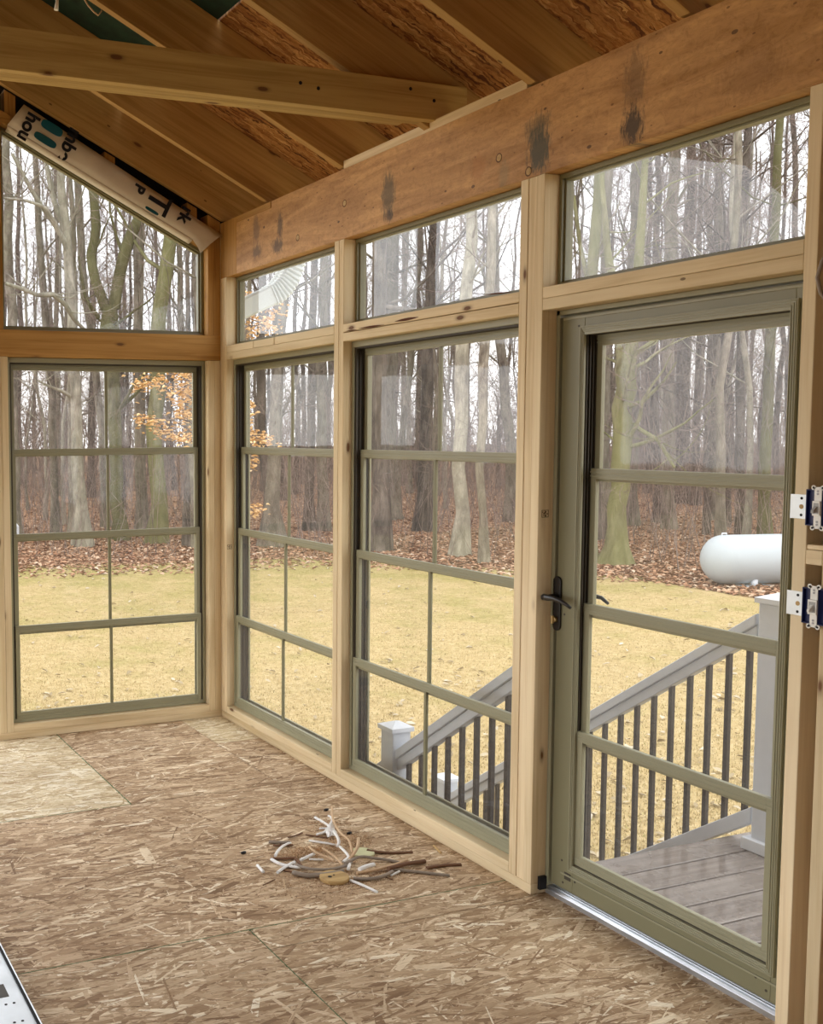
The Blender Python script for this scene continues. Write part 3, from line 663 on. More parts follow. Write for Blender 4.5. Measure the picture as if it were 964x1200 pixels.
# ------------------------------------------------------------------ door
def door():
    root = empty('door_1', (.09, -3.1, .0)); root['_o'] = tuple(root.location); root['kind'] = 'structure'
    x0 = .066; a, b = SC1+.001, SD0-.001
    jb = MB()
    for (s0, s1) in ((a, a+.016), (b-.016, b)): wbox(jb, R, s0, s1, x0-.004, D+.02, .034, 2.069)
    wbox(jb, R, a, b, x0-.004, D+.02, 2.053, 2.069)
    wbox(jb, R, b-.045, b-.016, x0+.016, D+.01, .034, 2.053)      # hinge side stop
    jb.build('door_jamb', M_OLIVE_L, root, bevel=.0015)
    th = MB(); th.prism([(x0-.002, 0), (D+.06, 0), (D+.06, .012), (x0+.05, .026), (x0+.006, .026), (x0-.002, .018)], 'y', -b, -a)
    for k in range(3): th.box(x0+.012+.012*k, x0+.016+.012*k, -b, -a, .026, .030)
    th.build('threshold', M_ALU, root, bevel=.001)
    # leaf: stiles, rails with stepped profiles
    l0, l1 = a+.021, b-.034; z0, z1 = .045, 2.047
    gs0, gs1 = l0+.105, l1-.036          # opening for the sliding panels
    gz0, gz1 = .150, 1.985
    lf = MB(); X0, X1 = x0+.004, x0+.060
    wbox(lf, R, l0, gs0, X0, X1, z0, z1); wbox(lf, R, gs1, l1, X0, X1, z0, z1)
    wbox(lf, R, gs0, gs1, X0, X1, gz1, z1); wbox(lf, R, gs0, gs1, X0, X1, z0, gz0)
    lf.build('door_leaf', M_OLIVE, root, bevel=.002)
    tr = MB()                                                  # raised trim round the opening
    ring(tr, R, gs0-.014, gs1+.014, gz0-.026, gz1+.022, X0-.010, X0-.0005, .022, .030, .026)
    for k, e in enumerate((.004, .011, .018)): ring(tr, R, gs0-.014+e, gs1+.014-e, gz0-.026+e, gz1+.022-e, X0-.0125, X0-.010, .003, .003, .003)
    wbox(tr, R, l0+.004, l1-.004, X0-.0035, X0-.0005, z1-.012, z1-.004); wbox(tr, R, l0+.05, l1-.01, X0-.004, X0-.0005, gz0-.052, gz0-.046)
    tr.build('panel_trim', M_OLIVE_L, root, bevel=.001)
    dk = MB()
    for k in range(4):
        d = X0+.002+.013*k; ring(dk, R, gs0+.0002, gs1-.0002, gz0+.0002, gz1-.0002, d, d+.003, .011, .008, .004)
    ring(dk, R, gs0+.0001, gs1-.0001, gz0+.0001, gz1-.0001, X0+.001, X1, .004, .004, .003); dk.build('track', M_OLIVE_D, root)
    zz = [(1.486, 1.978), (1.022, 1.530), (.577, 1.070), (.154, .626)]
    sashes(root, R, gs0+.007, gs1-.007, zz, [X0+.052, X0+.037, X0+.022, X0+.007], muntin=False, st=.026, rl_=.036)
    # dark strip set in the gap next to hinge side, shade put into its colour
    gp = MB(); wbox(gp, R, l1+.001, b-.0165, X0+.004, X0+.02, z0, z1); gp.build('dark_gap_strip', M_OLIVE_D, root)
    # weep vent, corner pad, screw heads
    q = at(664, 1027, 'x', X0); vt = MB(); vt.box(X0-.0012, X0+.002, q[1]-.018, q[1]+.012, q[2]-.013, q[2]+.013); vt.build('weep_vent', M_OLIVE_D, root)
    pd = MB(); pd.box(.03, .06, -SC1-.012, -SC1-.001, .018, .065); pd.build('corner_pad', M_BLACK, root)
    for (u, v) in ((678, 382), (658, 1008), (659, 1034), (673, 1034), (885, 1145), (897, 1161), (661, 720)):
        q = at(u, v, 'x', X0-.001); MB().tube([(X0-.001, q[1], q[2]), (X0+.002, q[1], q[2])], .004, 10).build('screw', M_OLIVE_D, root)
    # handle set
    hs = -at(653.5, 708, 'x', X0)[1]; hz0, hz1 = .958, 1.150
    pl = MB(); n = 10; poly = []
    for i in range(n+1): t_ = math.pi*i/n; poly.append((-hs+.019*math.cos(t_), hz1-.019+.019*math.sin(t_)))
    for i in range(n+1): t_ = math.pi+math.pi*i/n; poly.append((-hs+.019*math.cos(t_), hz0+.019+.019*math.sin(t_)))
    pl.prism(poly, 'x', X0-.008, X0-.0002); hp = pl.build('handle_plate', M_BLKMETAL, root, bevel=.002)
    L = MB(); zc = 1.077; L.tube([(X0-.008, -hs, zc), (X0-.052, -hs, zc)], [.012, .0105], 14)
    L.tube([(X0-.052, -hs+.012, zc+.001), (X0-.055, -hs-.01, zc+.002), (X0-.055, -hs-.04, zc+.003), (X0-.053, -hs-.07, zc-.001), (X0-.050, -hs-.095, zc-.010), (X0-.047, -hs-.112, zc-.020)], [.012, .011, .009, .0075, .0065, .005], 12)
    L.build('lever', M_BLKMETAL, hp)
    L = MB(); L.tube([(X1, -hs, zc), (X1+.052, -hs, zc)], [.012, .0105], 14)
    L.tube([(X1+.052, -hs+.012, zc+.001), (X1+.055, -hs-.04, zc+.004), (X1+.053, -hs-.09, zc+.002), (X1+.047, -hs-.125, zc-.012)], [.011, .009, .007, .005], 12)
    L.build('outer_lever', M_BLKMETAL, hp)
    K = MB(); K.tube([(X0-.008, -hs, .998), (X0-.020, -hs, .998)], .010, 14); K.box(X0-.028, X0-.020, -hs-.004, -hs+.004, .984, 1.012); K.build('thumb_turn', M_BRASS, hp, bevel=.001)
door()
# ink grade stamps on the studs
def stamp(cen, ax, lab):
    mb = MB(); rr = random.Random(3)
    c = cen
    for (dx, dz, w, h_) in ((0, .012, .028, .0008), (0, -.012, .028, .0008), (-.014, 0, .0008, .024), (.014, 0, .0008, .024), (.0, 0, .0008, .024)):
        if ax == 'y': mb.box(c[0]+dx-w/2-.0004, c[0]+dx+w/2+.0004, c[1]-.0003, c[1]+.0004, c[2]+dz-h_/2-.0004, c[2]+dz+h_/2+.0004)
    for k in range(10):
        dx, dz = rr.uniform(-.011, .011), rr.uniform(-.009, .009)
        mb.box(c[0]+dx-.0025, c[0]+dx+.0025, c[1]-.0003, c[1]+.0004, c[2]+dz-.0014, c[2]+dz+.0014)
    o = mb.build('grade_stamp', M_STAMP)
    par = [x for x in COL.objects if x.get('label', '') == lab][0]
    o.parent = par; o.location = Vector(o['_o'])-Vector(par['_o'])
q = at(638.5, 602, 'y', -SC1-.0003); stamp((q[0], -SC1-.0003, q[2]), 'y', 'right board of the three-ply pine post beside the door latch')
q = at(266.5, 641, 'y', -SA-.0003); stamp((max(q[0], .018), -SA-.0003, q[2]), 'y', 'pine stud of the right wall framing the left side of the farther window')

# ------------------------------------------------------------------ switch boxes
def switch(zc, lab, rocker):
    s0 = SD1
    root = empty('switch_box', (-.01, -s0, zc)); root['_o'] = tuple(root.location)
    tag(root, lab, 'light switch')
    pl = MB(); n = 8; y0, y1 = -s0+.002, -SD0-.000+.0085; hh = .032
    pl.box(-.0018, -.0004, -s0-.004, -SD0+.010, zc-hh, zc+hh)
    br = pl.build('mounting_bracket', M_GALV, root, bevel=.0006)
    for dz, r, m in ((.022, .0038, M_HOLE), (0, .0062, M_PLUG), (-.022, .0038, M_HOLE)):
        MB().tube([(-.0024, -s0+.016, zc+dz), (-.0006, -s0+.016, zc+dz)], r, 14).build('bracket_hole', m, br)
    bx = MB(); ya, yb = -s0-.003, -SE-.024; H = .047; xf = -.012
    # open fronted box with walls
    bx.box(xf, -.0004+.0, ya, ya-.003, zc-H, zc+H); bx.box(xf, .0-.0004, yb, yb+.003, zc-H, zc+H)
    bx.box(xf, -.0004, ya-.003, yb+.003, zc+H-.003, zc+H); bx.box(xf, -.0004, ya-.003, yb+.003, zc-H, zc-H+.003)
    bx.box(-.003, -.0004, ya-.003, yb+.003, zc-H+.003, zc+H-.003)
    bo = bx.build('box', M_BLUE, root, bevel=.001)
    if rocker: MB().box(xf-.001, -.0004, yb-.020, yb-.0005, zc-H+.006, zc+H+.003).build('box_side', M_BLUE_L, root, bevel=.001)
    yc = (ya+yb)/2-.002; xs = xf-.001
    sw = MB(); sw.box(xs-.002, xs, yc-.010, yc+.010, zc-.050, zc+.050)
    for dz in (-.052, .052):
        for dy in (-.0125, .0125): sw.tube([(xs-.0022, yc+dy, zc+dz), (xs, yc+dy, zc+dz)], .0065, 12)
        sw.box(xs-.0022, xs, yc-.0125, yc+.0125, zc+dz*.96-.004, zc+dz*.96+.004)
    s = sw.build('switch_strap', M_SWW, root, bevel=.0005)
    for dz in (-.052, .052):
        for dy in (-.0125, .0125): MB().tube([(xs-.0028, yc+dy, zc+dz), (xs-.002, yc+dy, zc+dz)], .0028, 10).build('ear_hole', M_HOLE, s)
    for dz in (-.036, .036, -.043, .043): MB().tube([(xs-.003, yc, zc+dz), (xs-.001, yc, zc+dz)], .003, 10).build('terminal_screw', M_SWG, s)
    b2 = MB(); w2 = .0125 if rocker else .0105
    b2.box(xs-.008, xs-.002, yc-w2, yc+w2, zc-.020, zc+.018); b2.build('switch_body', M_SWW, root, bevel=.001)
    MB().box(xs-.0086, xs-.0078, yc-w2+.0035, yc+w2-.0035, zc-.015, zc+.013).build('toggle_slot', M_SWG, root)
    tg = MB(); tg.prism([(zc-.010, xs-.009), (zc+.002, xs-.009), (zc-.004, xs-.022), (zc-.011, xs-.022)], 'y', yc-.004, yc+.004) if False else None
    tg = MB(); tg.quad([(xs-.008, yc-.0045, zc-.010), (xs-.008, yc+.0045, zc-.010), (xs-.008, yc+.0045, zc+.006), (xs-.008, yc-.0045, zc+.006),
                        (xs-.022, yc-.0035, zc-.013), (xs-.022, yc+.0035, zc-.013), (xs-.022, yc+.0035, zc-.006), (xs-.022, yc-.0035, zc-.006)],
                       [(0, 1, 2, 3), (4, 7, 6, 5), (0, 4, 5, 1), (1, 5, 6, 2), (2, 6, 7, 3), (3, 7, 4, 0)])
    tg.build('toggle', M_SWG if not rocker else M_SWW, root, bevel=.001)
za, zb = at(936, 593.5, 'x', -.002)[2], at(934, 707, 'x', -.002)[2]
switch(za, 'upper toggle switch in a dark blue box with a square galvanised bracket', False)
switch(zb, 'lower toggle switch in a framed housing and dark blue box beside the door', True)
# grey cable loop at the photo edge
q = at(962, 325, 'x', -.01)
o = MB().tube([(-.001, -SE-.006, q[2]+.085), (-.012, q[1]-.002, q[2]+.04), (-.016, q[1]+.006, q[2]), (-.012, q[1]-.002, q[2]-.04), (-.001, -SE-.006, q[2]-.09)], .005, 10).build('cable_loop', M_CABG)
tag(o, 'grey cable bowing off the stud at the upper right edge', 'cable')
# hanging strings on the roof
q = at(67, 12, 'y', -1.6)
o = MB().tube([(q[0]-.004, q[1], q[2]), (q[0], q[1], q[2]+.03), (q[0]+.003, q[1], q[2]+.28), (q[0]+.003, q[1]+.02, q[2]+.42)], [.009, .006, .004, .004], 8).build('hanging_cord', M_CABW)
tag(o, 'white cord end dangling from the roof at the top left', 'cord')
pts = [at(u, v, 'y', -1.18) for u, v in ((96, -6), (103, 6), (110, 14), (115, 18), (119, 13), (118, 8))]
o = MB().tube(pts, .0035, 6).build('looped_cord', M_CABT)
tag(o, 'thin tan cord looping below the green roof panel', 'cord')

# ------------------------------------------------------------------ steel plank at the lower left
def plank():
    root = empty('steel_plank', (-2.1, -3.0, 0)); root['_o'] = tuple(root.location)
    tag(root, 'punched galvanised steel plank lying on the floor at the lower left', 'metal plank')
    x1, x0, y1, y0 = -1.862, -2.42, -2.22, -4.6
    MB().box(x0, x1, y0, y1, .0, .020).build('deck_sheet', M_GALV, root, bevel=.001)
    MB().box(x1-.007, x1, y0, y1, .020, .026).build('rolled_edge', M_HOLE, root, bevel=.001)
    MB().box(x1+.0005, x1+.005, y0, y1, .0, .027).build('outer_lip', M_ALU, root, bevel=.001)
    for (u, v) in ((7, 1177), (16.5, 1175), (17, 1198), (26.5, 1196), (27, 1219), (37, 1217)):
        q = at(u, v, 'z', .0206); MB().tube([(q[0], q[1], .0195), (q[0], q[1], .0206)], .0045, 10).build('punched_hole', M_HOLE, root)
    for k in range(6):
        MB().tube([(-1.93-.05*(k % 2), -2.95-.14*k, .0195), (-1.93-.05*(k % 2), -2.95-.14*k, .0206)], .0045, 10).build('punched_hole', M_HOLE, root)
    q = at(1, 1163, 'z', .0206); MB().box(q[0]-.10, q[0]+.018, q[1]-.03, q[1]+.045, .0199, .0207).build('punched_slot', M_OLIVE_D, root)
plank()

# ------------------------------------------------------------------ scraps on the floor
def fl(u, v, z=.004): p = at(u, v, 'z', z); return (p[0], p[1], z)
def wob(pts, n=4):
    """Catmull-Rom through the points"""
    P = [np.array(p, float) for p in pts]; P = [P[0]]+P+[P[-1]]; out = []
    for i in range(1, len(P)-2):
        for k in range(n):
            t = k/n; a, b, c, d = P[i-1:i+3]
            out.append(.5*((2*b)+(-a+c)*t+(2*a-5*b+4*c-d)*t*t+(-a+3*b-3*c+d)*t**3))
    out.append(P[-2]); return out
def scrap(name, pts, r, mat, label, cat, group=None, flat=1.0):
    o = MB().tube(wob([fl(*p) for p in pts]), r*1.15, 8, flat=flat).build(name, mat); return tag(o, label, cat, group)
CW, CT, CG = 'white electrical cable offcut, ', 'tan stripped cable offcut, ', 'grey-brown cable sheath, '
SC = [
 ('cable_offcut', [(369, 958, .006), (384, 967, .012), (393, 977, .03), (397, 986, .03), (395, 992, .02)], .0055, M_CABW, CW+'longest, curving down from the top of the scrap pile'),
 ('cable_offcut', [(385, 956, .02), (389, 959, .035), (388, 964, .02), (386, 966, .012)], .0045, M_CABW, CW+'small hook standing at the top of the pile'),
 ('cable_offcut', [(374, 971, .008), (385, 970.5, .010)], .004, M_CABW, CW+'short straight piece below the top curve'),
 ('cable_offcut', [(371, 978, .008), (380, 975, .010), (384, 970, .014)], .005, M_CABW, CW+'bent piece left of the crumpled white tip'),
 ('cable_offcut', [(362, 985, .007), (375, 987, .007), (393, 990, .008)], .0045, M_CABW, CW+'lying flat across the sawdust'),
 ('cable_offcut', [(340, 987.5, .006), (331, 992, .008), (325, 998, .010), (322.5, 1003, .012)], .0055, M_CABW, CW+'arched piece at the left of the pile'),
 ('cable_offcut', [(325, 1022.5, .006), (334, 1016, .008), (345, 1010, .010)], .0055, M_CABW, CW+'stubby piece at the lower left of the pile'),
 ('cable_offcut', [(301.5, 1014, .005), (308.5, 1022, .005)], .0055, M_CABW, CW+'lone stub left of the pile'),
 ('cable_offcut', [(352, 1008, .010), (368, 1000.5, .016)], .006, M_CABW, CW+'thick bright piece on the sawdust'),
 ('cable_offcut', [(362, 1007, .008), (379, 1007.5, .008)], .0042, M_CABW, CW+'thin piece above the long sheaths'),
 ('cable_offcut', [(318, 1007, .008), (330, 1013, .008), (352, 1017, .008)], .006, M_CABW, CW+'broad strand at the left end of the long sheaths'),
 ('cable_offcut', [(410, 1031.5, .006), (424, 1037, .006), (442, 1045.5, .005)], .005, M_CABW, CW+'straight piece pointing right of the wooden disc'),
 ('cable_offcut', [(398, 992, .02), (406, 1000, .022), (409, 1006, .02)], .005, M_CABW, CW+'piece leaning in the centre of the pile'),
 ('cable_offcut', [(402, 1010, .014), (410, 1005, .02), (408, 1019, .012)], .0055, M_CABW, CW+'doubled piece in the centre of the pile'),
 ('cable_offcut', [(421, 1019, .016), (430, 1015, .018), (438, 1013, .016)], .008, M_CABW, CW+'pale blue-white wrapper right of the centre'),
 ('cable_offcut', [(389, 946, .035), (390, 960, .045), (398, 975, .055), (409, 985, .055), (413, 1000, .03)], .0045, M_CABT, CT+'tall strand rising above the pile'),
 ('cable_offcut', [(420, 982, .06), (419, 992, .05), (414, 1001, .035), (409, 1007, .02)], .0055, M_CABT, CT+'upright hook right of the tall strand'),
 ('cable_offcut', [(362, 992, .03), (370, 999, .025), (384, 1005, .018), (392, 1009, .015)], .0045, M_CABT, CT+'curl crossing the sawdust'),
 ('cable_offcut', [(378, 994, .022), (392, 1004, .018), (402, 1014, .014)], .004, M_CABT, CT+'thin strand behind the curl'),
 ('cable_offcut', [(404, 1012, .02), (416, 1006, .024), (426, 1004, .022), (440, 1006, .014), (455, 1008, .008), (470, 1011, .006)], .006, M_CABG, CG+'running from the centre to the right'),
 ('cable_offcut', [(343, 1022, .012), (362, 1026, .010), (385, 1024, .010), (402, 1021, .010)], .0085, M_CABG, CG+'thick bundle above the wooden disc'),
 ('cable_offcut', [(345, 1013, .012), (362, 1018, .014), (385, 1019, .014), (400, 1016, .014), (412, 1011, .016)], .006, M_CABG, CG+'long strand behind the thick bundle'),
 ('cable_offcut', [(414, 1029, .008), (430, 1030, .008), (448, 1027, .010), (460, 1021, .012)], .0062, M_CABG, CG+'bowed strand right of the wooden disc'),
 ('cable_offcut', [(418, 1023, .008), (440, 1019, .010), (452, 1016, .012), (464, 1013, .016), (477, 1007.5, .02)], .0058, M_CABT, CT+'slanting up to the right of the pile'),
 ('cable_offcut', [(455, 1018, .016), (475, 1012.5, .014), (492, 1010, .010), (498, 1009, .010)], .008, M_CABB, 'brown paper sheath with a blunt raised end right of the pile'),
 ('cable_offcut', [(460, 1019, .008), (484, 1021, .008), (505, 1023.5, .006), (527, 1026, .005)], .0055, M_CABG, CG+'longest right-hand tail of the pile'),
 ('cable_offcut', [(458, 1026, .006), (468, 1021, .008)], .004, M_CABW, CW+'short crossed piece under the right tails'),
 ('cable_offcut', [(315, 986.5, .006), (328, 987, .008), (340, 987, .008)], .006, M_CABG, CG+'flat piece at the upper left of the pile'),
 ('kraft_strip', [(320, 990.5, .004), (333, 991, .005), (343, 990, .004)], .005, M_CABB, 'dark brown paper strip under the upper left cable'),
 ('kraft_strip', [(337, 981, .004), (347, 979, .007), (354, 976, .005)], .004, M_CABB, 'small brown paper strip at the top left of the pile'),
 ('kraft_strip', [(358, 978, .004), (372, 980, .005), (385, 982, .004)], .0035, M_CABB, 'thin brown paper strip below the top cable'),
 ('kraft_strip', [(317, 1006, .006), (332, 1006, .008), (346, 1005.5, .006)], .0065, M_CABB, 'red-brown paper strip across the left of the pile'),
 ('kraft_strip', [(346, 1006, .007), (353, 1014, .006), (357, 1018, .005)], .005, M_CABB, 'brown paper strip bent over the left sawdust'),
 ('kraft_strip', [(332, 1020, .004), (345, 1022, .004)], .004, M_CABB, 'brown paper strip peeking below the white strands'),
 ('kraft_strip', [(430, 996, .010), (440, 998, .008), (460, 999.5, .005), (483, 998.5, .004)], .007, M_CABB, 'long brown paper strip right of the pile, nearer the wall'),
 ('kraft_strip', [(500, 1017, .006), (520, 1014, .006), (540, 1013, .005)], .008, M_CABB, 'far right red-brown paper strip near the bottom plate'),
 ('kraft_strip', [(499, 1015, .004), (512, 1015, .004)], .004, M_CABT, 'tan scrap beside the far right paper strip'),
 ('wood_sliver', [(508, 991, .003), (512, 995, .004), (516.5, 1000, .003)], .004, M_PLUG, 'pale wood sliver on the floor near the plate'),
 ('wood_sliver', [(308, 1037.5, .002), (322, 1030.5, .003)], .0022, M_CABB, 'thin dark wood sliver left of the wooden disc'),
 ('wood_sliver', [(452, 1028, .004), (460, 1031, .003)], .002, M_CABB, 'tiny dark splinter under the cable tails'),
]
for nm, pts, r, m, lab in SC:
    scrap(nm, pts, r, m, lab, {'cable_offcut': 'cable scrap', 'kraft_strip': 'paper scrap', 'wood_sliver': 'wood scrap'}[nm], 'scraps piled on the floor', flat=.55 if nm == 'kraft_strip' else .8)
# crumpled white wrapper
rr = random.Random(5); mb = MB(); c = np.array(fl(388, 979, .0)); vs = []; n = 9
for i in range(n):
    for j in range(n):
        a, b = (i/(n-1)-.5), (j/(n-1)-.5); vs.append((c[0]+a*.05+b*.02, c[1]+b*.06, .006+.05*math.exp(-8*(a*a+b*b))*(.6+.6*rr.random())))
mb.quad(vs, [(i*n+j, (i+1)*n+j, (i+1)*n+j+1, i*n+j+1) for i in range(n-1) for j in range(n-1)])
tag(mb.build('crumpled_wrapper', M_CABW), 'crumpled white plastic wrapper at the top of the scrap pile', 'wrapper')
# black clips
for (u, v, lb) in ((382, 950.5, 'small black clip above the scrap pile'), (409, 978, 'black clip beside the tall tan strand'), (285, 1001, 'pair of black crumbs left of the scrap pile')):
    c = fl(u, v, 0); mb = MB()
    for k in range(2): mb.tube([(c[0]-.008+.006*k, c[1]-.003*k, .005), (c[0]+.006+.005*k, c[1]+.004, .006)], .005, 6)
    tag(mb.build('black_clip', M_BLACK), lb, 'clip')
# wooden disc (hole saw plug)
c = np.array(fl(391.5, 1031, 0))
dk = MB().tube([(c[0], c[1], 0), (c[0], c[1], .002), (c[0], c[1], .014), (c[0], c[1], .016)], [.052, .054, .054, .052], 40).build('wood_disc', M_PLUG)
tag(dk, 'round plywood cut-out disc with two dark holes in front of the scrap pile', 'wood disc')
for dx, dy, r in ((-.02, -.002, .008), (.002, .006, .004)):
    o = MB().tube([(c[0]+dx, c[1]+dy, .0155), (c[0]+dx, c[1]+dy, .0166)], r, 12).build('drill_hole', M_HOLE, dk)
c2 = np.array(fl(425, 1001, 0))
tag(MB().tube([(c2[0], c2[1], .001), (c2[0], c2[1], .010)], .045, 30).build('wood_disc', flat_mat('pale_green_board', (.60, .60, .36), .8)), 'pale greenish cut-out disc half hidden behind the cable scraps', 'wood disc')
# sawdust
rr = random.Random(11); V = []; Fq = []
cs = [(fl(362, 1000, 0), .10, .05, 2600), (fl(408, 988, 0), .09, .08, 1500), (fl(384, 968, 0), .08, .08, 700), (fl(420, 1030, 0), .22, .09, 1500), (fl(360, 1035, 0), .25, .15, 500)]
for (cc, sx, sy, n) in cs:
    for _ in range(n):
        x, y = cc[0]+rr.gauss(0, sx*.6), cc[1]+rr.gauss(0, sy*.6)
        d = ((x-cc[0])/sx)**2+((y-cc[1])/sy)**2; z = (.016*math.exp(-d) if sx < .15 else 0)*rr.random()+.0012
        s = rr.uniform(.0012, .0035); a = rr.uniform(0, 3.14); b = len(V)
        ca, sa = math.cos(a)*s, math.sin(a)*s
        V += [(x-ca, y-sa, z), (x+sa*.6, y-ca*.6, z), (x+ca, y+sa, z), (x, y, z+s)]; Fq += [(b, b+1, b+3), (b+1, b+2, b+3), (b+2, b, b+3)]
me = fast_mesh('sawdust', np.array(V), np.array(Fq), leafmat('sawdust_grain', [(0, (.40, .24, .13)), (.5, (.66, .46, .28)), (1, (.90, .76, .56))]))
tag(link_mesh('sawdust', me), 'loose heap of tan sawdust under and around the cable scraps', 'sawdust', kind='stuff')
V = []; Fq = []
for _ in range(420):      # stray chips over the floor
    u, v = rr.uniform(-.2, 1), rr.random(); x, y = -2.2+2.2*rr.random(), -.1-3.4*rr.random()
    L, w_ = rr.uniform(.008, .03), rr.uniform(.0015, .005); a = rr.gauss(0, .6); ca, sa = math.cos(a), math.sin(a); b = len(V)
    if x < -1.85 and y < -2.2: continue
    V += [(x-ca*L, y-sa*L, .0015), (x+sa*w_, y-ca*w_, .001), (x+ca*L, y+sa*L, .0018), (x-sa*w_, y+ca*w_, .003)]; Fq.append((b, b+1, b+2, b+3))
me = fast_mesh('wood_chips', np.array(V), np.array(Fq), leafmat('wood_chip', [(0, (.5, .36, .22)), (1, (.82, .70, .52))]))
tag(link_mesh('wood_chips', me), 'scattered pale wood chips and splinters strewn over the board floor', 'wood chips', kind='stuff')

# strands pressed into the face of the floor boards, where the photo shows them
def strandmat(name, stops):
    t = NT(name); geo = t.n('ShaderNodeNewGeometry'); co = geo.outputs['Position']
    c = t.ramp(geo.outputs['Random Per Island'], stops)
    g = t.noise(t.vec(co, (16, 240, 1)), 1, 4, .7)
    c = t.mix(1, c, t.ramp(g, [(.32, (.72, .68, .62)), (.58, (1.06, 1.06, 1.06))]), 'MULTIPLY')
    n2 = t.noise(co, 1.9, 4, .65)
    c = t.mix(1, c, t.ramp(n2, [(.35, (.82, .78, .74)), (.62, (1.06, 1.06, 1.06))]), 'MULTIPLY')
    return t.done(t.bsdf(c, .7, .25, bump=g, bstr=.35, bdist=.001))
STR = {'A': strandmat('strand_brown', [(0, (.24, .145, .075)), (.25, (.40, .27, .155)), (.55, (.53, .38, .235)), (.85, (.66, .505, .335)), (.95, (.84, .70, .50)), (1, (.94, .84, .66))]),
       'B': strandmat('strand_pale', [(0, (.42, .30, .16)), (.3, (.62, .50, .31)), (.7, (.76, .65, .44)), (1, (.92, .86, .70))]),
       'C': strandmat('strand_tan', [(0, (.28, .175, .095)), (.25, (.43, .30, .175)), (.55, (.55, .41, .26)), (.85, (.68, .53, .36)), (.95, (.84, .72, .52)), (1, (.93, .85, .68))])}
def strands(k, x0, x1, y0, y1):
    area = (x1-x0)*(y1-y0); n = int(area*9500); r = np.random.default_rng(int(abs(x0*100)+abs(y0*37)))
    L = r.uniform(.02, .075, n)*r.choice([1, 1, 1.5], n); w_ = r.gamma(2.0, .0024, n)+.0010; a = r.normal(0, .30, n); wild = r.random(n) < .16; a[wild] = r.uniform(-1.5, 1.5, wild.sum())
    cx_, cy_ = r.uniform(x0, x1, n), r.uniform(y0, y1, n)
    j = r.uniform(-.35, .35, (n, 6)); base = np.stack([np.stack([-1+j[:, 0]*.3, -.9+j[:, 1]*.3], 1), np.stack([.1+j[:, 1], -1+j[:, 2]*.3], 1), np.stack([1+j[:, 2]*.3, -.75+j[:, 3]], 1),
            np.stack([.9+j[:, 3]*.3, .85+j[:, 4]*.3], 1), np.stack([-.1+j[:, 4], 1+j[:, 5]*.3], 1), np.stack([-1+j[:, 5]*.3, .6+j[:, 0]], 1)], 1)
    X = base[:, :, 0]*L[:, None]/1.0*.8; Y = base[:, :, 1]*w_[:, None]; ca, sa = np.cos(a)[:, None], np.sin(a)[:, None]
    V = np.zeros((n, 6, 3)); V[:, :, 0] = np.clip(cx_[:, None]+X*ca-Y*sa, x0+.002, x1-.002); V[:, :, 1] = np.clip(cy_[:, None]+X*sa+Y*ca, y0+.002, y1-.002)
    z = r.uniform(.0001, .0011, n); tl = r.normal(0, .02, (n, 2)); V[:, :, 2] = z[:, None]+np.abs(X*tl[:, :1]*.35+Y*tl[:, 1:])
    return V.reshape(-1, 3), np.arange(n*6).reshape(n, 6)
fl_root = bpy.data.objects['floor']
for k, lst in (('B', [(-2.6, -1.003, -1.205, 0), (-.26, .0, -.50, 0)]), ('A', [(-1.003, -.26, -1.205, 0), (-.26, .0, -1.205, -.50), (-2.3, .0, -2.492, -1.205)]), ('C', [(-2.6, -2.3, -2.492, -1.205), (-2.6, -1.052, -3.712, -2.492), (-1.052, .066, -3.712, -2.640), (-1.052, .0, -2.640, -2.492)])):
    for rc in lst:
        V, Fc = strands(k, *rc); o = link_mesh('surface_strands', fast_mesh('surface_strands', V, Fc, STR[k]), parent=fl_root); o['kind'] = 'stuff'

# ------------------------------------------------------------------ DECK, STAIR AND RAILINGS
DZ = -.05
dk = empty('deck', (.7, -3.6, DZ)); dk['_o'] = tuple(dk.location)
tag(dk, 'wet grey-brown board landing outside the door', 'deck')
dd = MB(); y = -2.385; k = 0
while y > -6.2:
    dd.box(D+.03, 1.40, y-.138, y, DZ-.025, DZ); y -= .1475
dd.build('deck_boards', M_DECK, dk, bevel=.003)
MB().box(D+.03, 1.38, -6.2, -2.40, DZ-.24, DZ-.03).build('deck_frame', M_CABB, dk)
for (x, y) in ((.3, -2.6), (1.3, -2.6), (1.3, -6.0), (.3, -6.0)): MB().box(x-.05, x+.05, y-.05, y+.05, GZ, DZ-.24).build('deck_post', M_CABB, dk)
